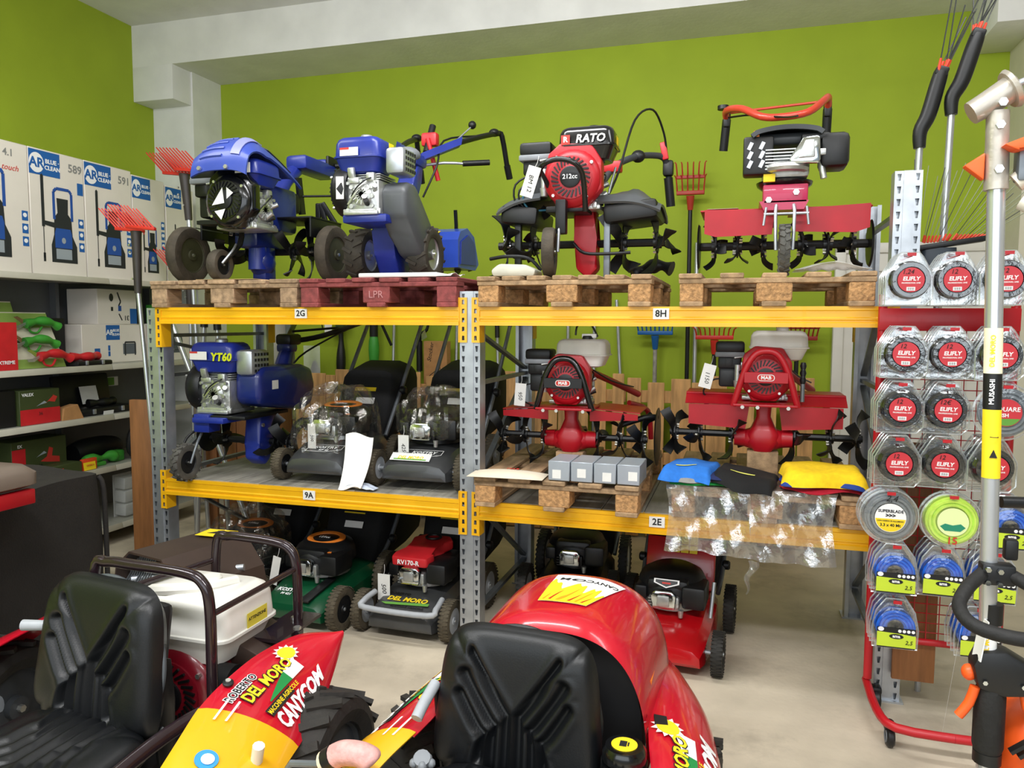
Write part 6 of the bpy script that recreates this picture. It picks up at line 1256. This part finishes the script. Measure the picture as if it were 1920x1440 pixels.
# ------------------------------------------------------------------ olive rakes by the shelving
RCO = mat('red_orange_comb', '#cf3328', .42, 0, .08, 12)
def comb_tool(label, base, hz, top, rz=0, tilt=0, pole=True, kx=0, sc=1):
    t = thing('olive_comb', label, 'olive comb', base, rz, 'olive combs by the shelving'); t.matrix_basis = T(*base, 0, 0, rz, sc); K = V((kx, 0, hz))
    if pole: pipe('pole', [(0, 0, 0), K], .013, SILT, t, 0)
    Hd = V((tilt, 0, top)); B().tube([K-V((0, 0, .02)), K.lerp(Hd, .3), K.lerp(Hd, .7), Hd, Hd+V((0, 0, .02))], lambda u: .02+.012*u, 12, 4).out('handle_body', mat('dark_taupe_plastic', '#352f2b', .5, 0, .1, 16), t)
    bolts([Hd+V((-.02, -.03, -.06)), Hd+V((-.018, -.03, -.1)), K+V((-.01, -.025, .06))], .006, (0, -.008, 0), t, 'screw')
    for j, (ox, oy, L_) in enumerate(((.05, -.02, .2), (-.09, .05, .19))):
        c = B().box((ox+Hd.x, oy, Hd.z+.035), (.2, .022, .018), rot=(0, 6, 0), bev=.004).out('comb_bar', RCO, t)
        for i in range(9):
            p = V((Hd.x+ox-.09+.0225*i, oy, Hd.z+.045-.002*i)); d = V((-.55, -.1, .6)).normalized()
            B().cyl(p, p+d*L_*(.75 if i > 6 else .85), .0062, .0034, n=6).out('comb_tooth', RCO, c)
    return t
comb_tool('red toothed olive comb on a silver pole in front of the washer boxes', (-3.17, 3.62, 0), 1.78, 2.09, 0, -.14, kx=-.14)
comb_tool('highest red toothed olive comb beside the domed blue tiller', (-3.72, 4.685, 0), 1.88, 2.1, 0, -.1, kx=-.08, sc=1.25)
comb_tool('lowest red toothed olive comb behind the bare transport wheel', (-3.98, 4.87, 0), 1.4, 1.6, 0, .0, sc=1.22)
def pole(label, a, c, r=.014, cap=None, name='telescopic_pole', capm=BLK, group='poles leaning behind the rack'):
    t = thing(name, label, 'pole', a, 0, group); d = V(c)-V(a); pipe('pole', [(0, 0, 0), d], r, SILT, t, 0)
    if cap: n_ = d.normalized(); B().cyl(d-n_*cap, d+n_*.02, r*1.5, r*1.35).out('end_grip', capm, t)
    return t
pole('thick silver pole slanting beside the left end upright', (-3.12, 3.95, ZD) if False else (-3.22, 4.57, 0), (-3.9, 4.57, 1.6), .02)
pole('silver pole with black end leaning in front of the white boxes', (-3.78, 4.625, 0), (-3.66, 4.625, 1.66), .018, .1)
pole('second silver pole with black end next to the first', (-3.5, 4.625, 0), (-3.56, 4.625, 1.66), .018, .12)
t, F = carton('green_box', 'small green box between the silver poles', 5.2, .2, S2+.292, .15, .45, .2, GRNP)
for lb, a, c, cap in (('thin silver pole at the green wall behind the dark blue tiller', (-3.8, 5.81, 0), (-3.79, 5.93, 1.75), 0), ('plain silver pole at the wall between two pruners', (-2.8, 5.81, 0), (-2.8, 5.93, 1.75), 0), ('silver pole at the wall beside the brown carton', (-2.235, 5.81, 0), (-2.235, 5.93, 1.8), 0), ('silver pole with black clamp left of the centre upright', (-1.82, 5.81, 0), (-1.9, 5.93, 1.78), .3), ('slim pole behind the white tank of the black hooped tiller', (-1.28, 5.81, 0), (-1.31, 5.93, 1.78), 0), ('second slim pole behind the black hooped tiller', (-1.08, 5.81, 0), (-1.1, 5.93, 1.78), 0), ('slanting slim pole beside the blue rake', (-.8, 5.81, 0), (-.93, 5.93, 1.78), 0)): pole(lb, a, c, .013, cap)
def pruner(label, x, z, kind):
    t = thing('pole_pruner', label, 'pruner', (x, 5.81, 0), 0, 'pole pruners at the wall'); pipe('pole', [(0, 0, 0), (0, .06, z-.2)], .013, SILT, t, 0)
    if kind == 0:
        B().tube([(0, .06, z-.35), (0, .07, z-.15), (.0, .07, z), (-.02, .06, z+.16)], lambda u: .03+.01*math.sin(u*8), 12, 4).out('tool_body', BLK, t); B().box((.03, .02, z+.1), (.09, .06, .1), bev=.02).out('motor_housing', mat('dark_green_plastic', '#2b4a2a', .45), t); price_tag(t, T(-.08, .0, z+.12), '', .07, .13)
    elif kind == 1:
        B().tube([(0, .05, z-.38), (0, .06, z-.2), (0, .06, z-.02)], .018, 12, 3).out('lower_grip', BLK, t); B().tube([(0, .06, z-.2), (0, .06, z-.05), (0, .06, z+.06)], lambda u: .03+.015*math.sin(u*3), 12, 4).out('tool_body', GRNP, t); B().cyl((0, .06, z+.06), (0, .06, z+.25), .035).out('head_sleeve', BLK, t)
    else:
        B().cyl((0, .06, z-.22), (0, .06, z+.02), .025).out('tool_body', BLK, t); B().tube([(0, .06, z), (.02, .05, z+.08), (.07, .05, z+.12), (.09, .05, z+.2)], lambda u: .022*(1-u*.6), 10, 3).out('jaw', BLKM, t); B().prism([(.03, .03), (.08, .06), (.06, .12), (.03, .09)], .006, T(0, .04, z) @ FR).out('blade', CHROME, t)
pruner('black battery pruner with white tag on a pole at the wall', -3.28, 1.5, 0); pruner('green bodied pole pruner at the green wall', -2.965, 1.42, 1); pruner('hooked lopper head on a pole at the wall', -2.55, 1.42, 2)
t = thing('tool_carton', 'upright brown cardboard box with drawing standing behind the grey mowers', 'box', (-2.37, 5.765, 0)); B().box((0, .05, .725), (.2, .09, 1.45), bev=.003, seg=1).out('carton', CARD, t); letters('Stocker', .05, INK, t, T(-.04, .004, 1.36, 90) @ T(0, 0, 0, 0, 0, 80), shear=.3); flat('printed_drawing', bands([(-.06, 1.16), (.04, 1.24), (.06, 1.2), (-.02, 1.14), (-.06, 1.16)], .006), INK, t, T(0, .005, 0) @ FR, 0)
tag(B().sheet(lambda u, v: V((.16*(u-.5), .01*math.sin(6*u), .3*v)), 8, 8).out('clear_bag', CLRW, None, T(-3.5, 5.775, 1.1)), 'small clear bag with black part hung on the pallet fence', 'bag')
tag(B().prism([(-.05, 0), (.05, 0), (.03, .09), (0, .14), (-.02, .09)], .04, FR).out('black_spare_part', BLK, None, T(-3.5, 5.835, 1.13)), 'black spare part inside the clear bag on the fence', 'part')
t = thing('film_tube', 'tall cloudy plastic sleeve standing behind the dark blue tiller', 'sleeve', (-3.3, 4.97, 0)); B().cyl((0, 0, 0), (0, 0, 1.62), .09, n=20).out('sleeve', mat('cloudy_sleeve', '#b9b6ac', .4, 0, .15, 8, alpha=.8), t); B().box((.11, 0, .84), (.04, .05, 1.68)).out('channel_post', STEEL_D, t)
# rakes hanging on the back wall
def rake(label, x, z, w_, h, material, pole_m, polelen, rows=1, rx=0, n=8):
    t = thing('hand_rake', label, 'rake', (x, 5.82, z), 0, 'rakes at the back wall', rx=rx); c = B().box((0, 0, 0), (w_, .03, .03), bev=.006).out('rake_bar', material, t)
    for r_ in range(rows):
        if r_: B().box((0, -.02*r_, h*.55*r_), (w_*1.02, .02, .024), bev=.004).out('rake_bar', material, t)
        for i in range(n):
            xx = -w_/2*.94+w_*.94*i/(n-1); B().tube([(xx, -.02*r_, .0+h*.5*r_), (xx*1.08, -.03-.02*r_, h*.5*(1+r_)), (xx*1.22, -.05, h*(.6+.45*r_))], lambda u: .007*(1-.5*u), 6, 2).out('rake_tooth', material, c)
    B().cyl((0, 0, -.02), (0, .02, -.12), .03, .02).out('socket', material, t); pipe('handle', [(0, .02, -.1), (0, .04, -polelen)], .016, pole_m, t, 0)
    return t
rake('red fan rake on a black pole rising between two tillers', -.385, 2.55, .2, .2, mat('brick_red_plastic', '#a8301f', .5), BLK, 1.5, 2, n=6)
rake('blue rake head on a wrapped pole hung below the yellow beam', -.62, 1.53, .26, .13, mat('petrol_blue_plastic', '#1b5fa3', .45), mat('wrapped_pole', '#9a958c', .4, 0, .3, 30), 1.53, 2, n=9)
rake('red rake head behind the red hooped tiller', -.19, 1.5, .27, .12, RCO, BLK, 1.5, 1, n=9)
rake('dark red rake head beside the white door', .38, 1.5, .27, .14, mat('dark_red_plastic', '#8c2418', .5), BLK, 1.5, 2, n=10)
pole('black pole standing beside the blue rake', (-.325, 5.8, 0), (-.335, 5.93, 2.2), .016, 0)
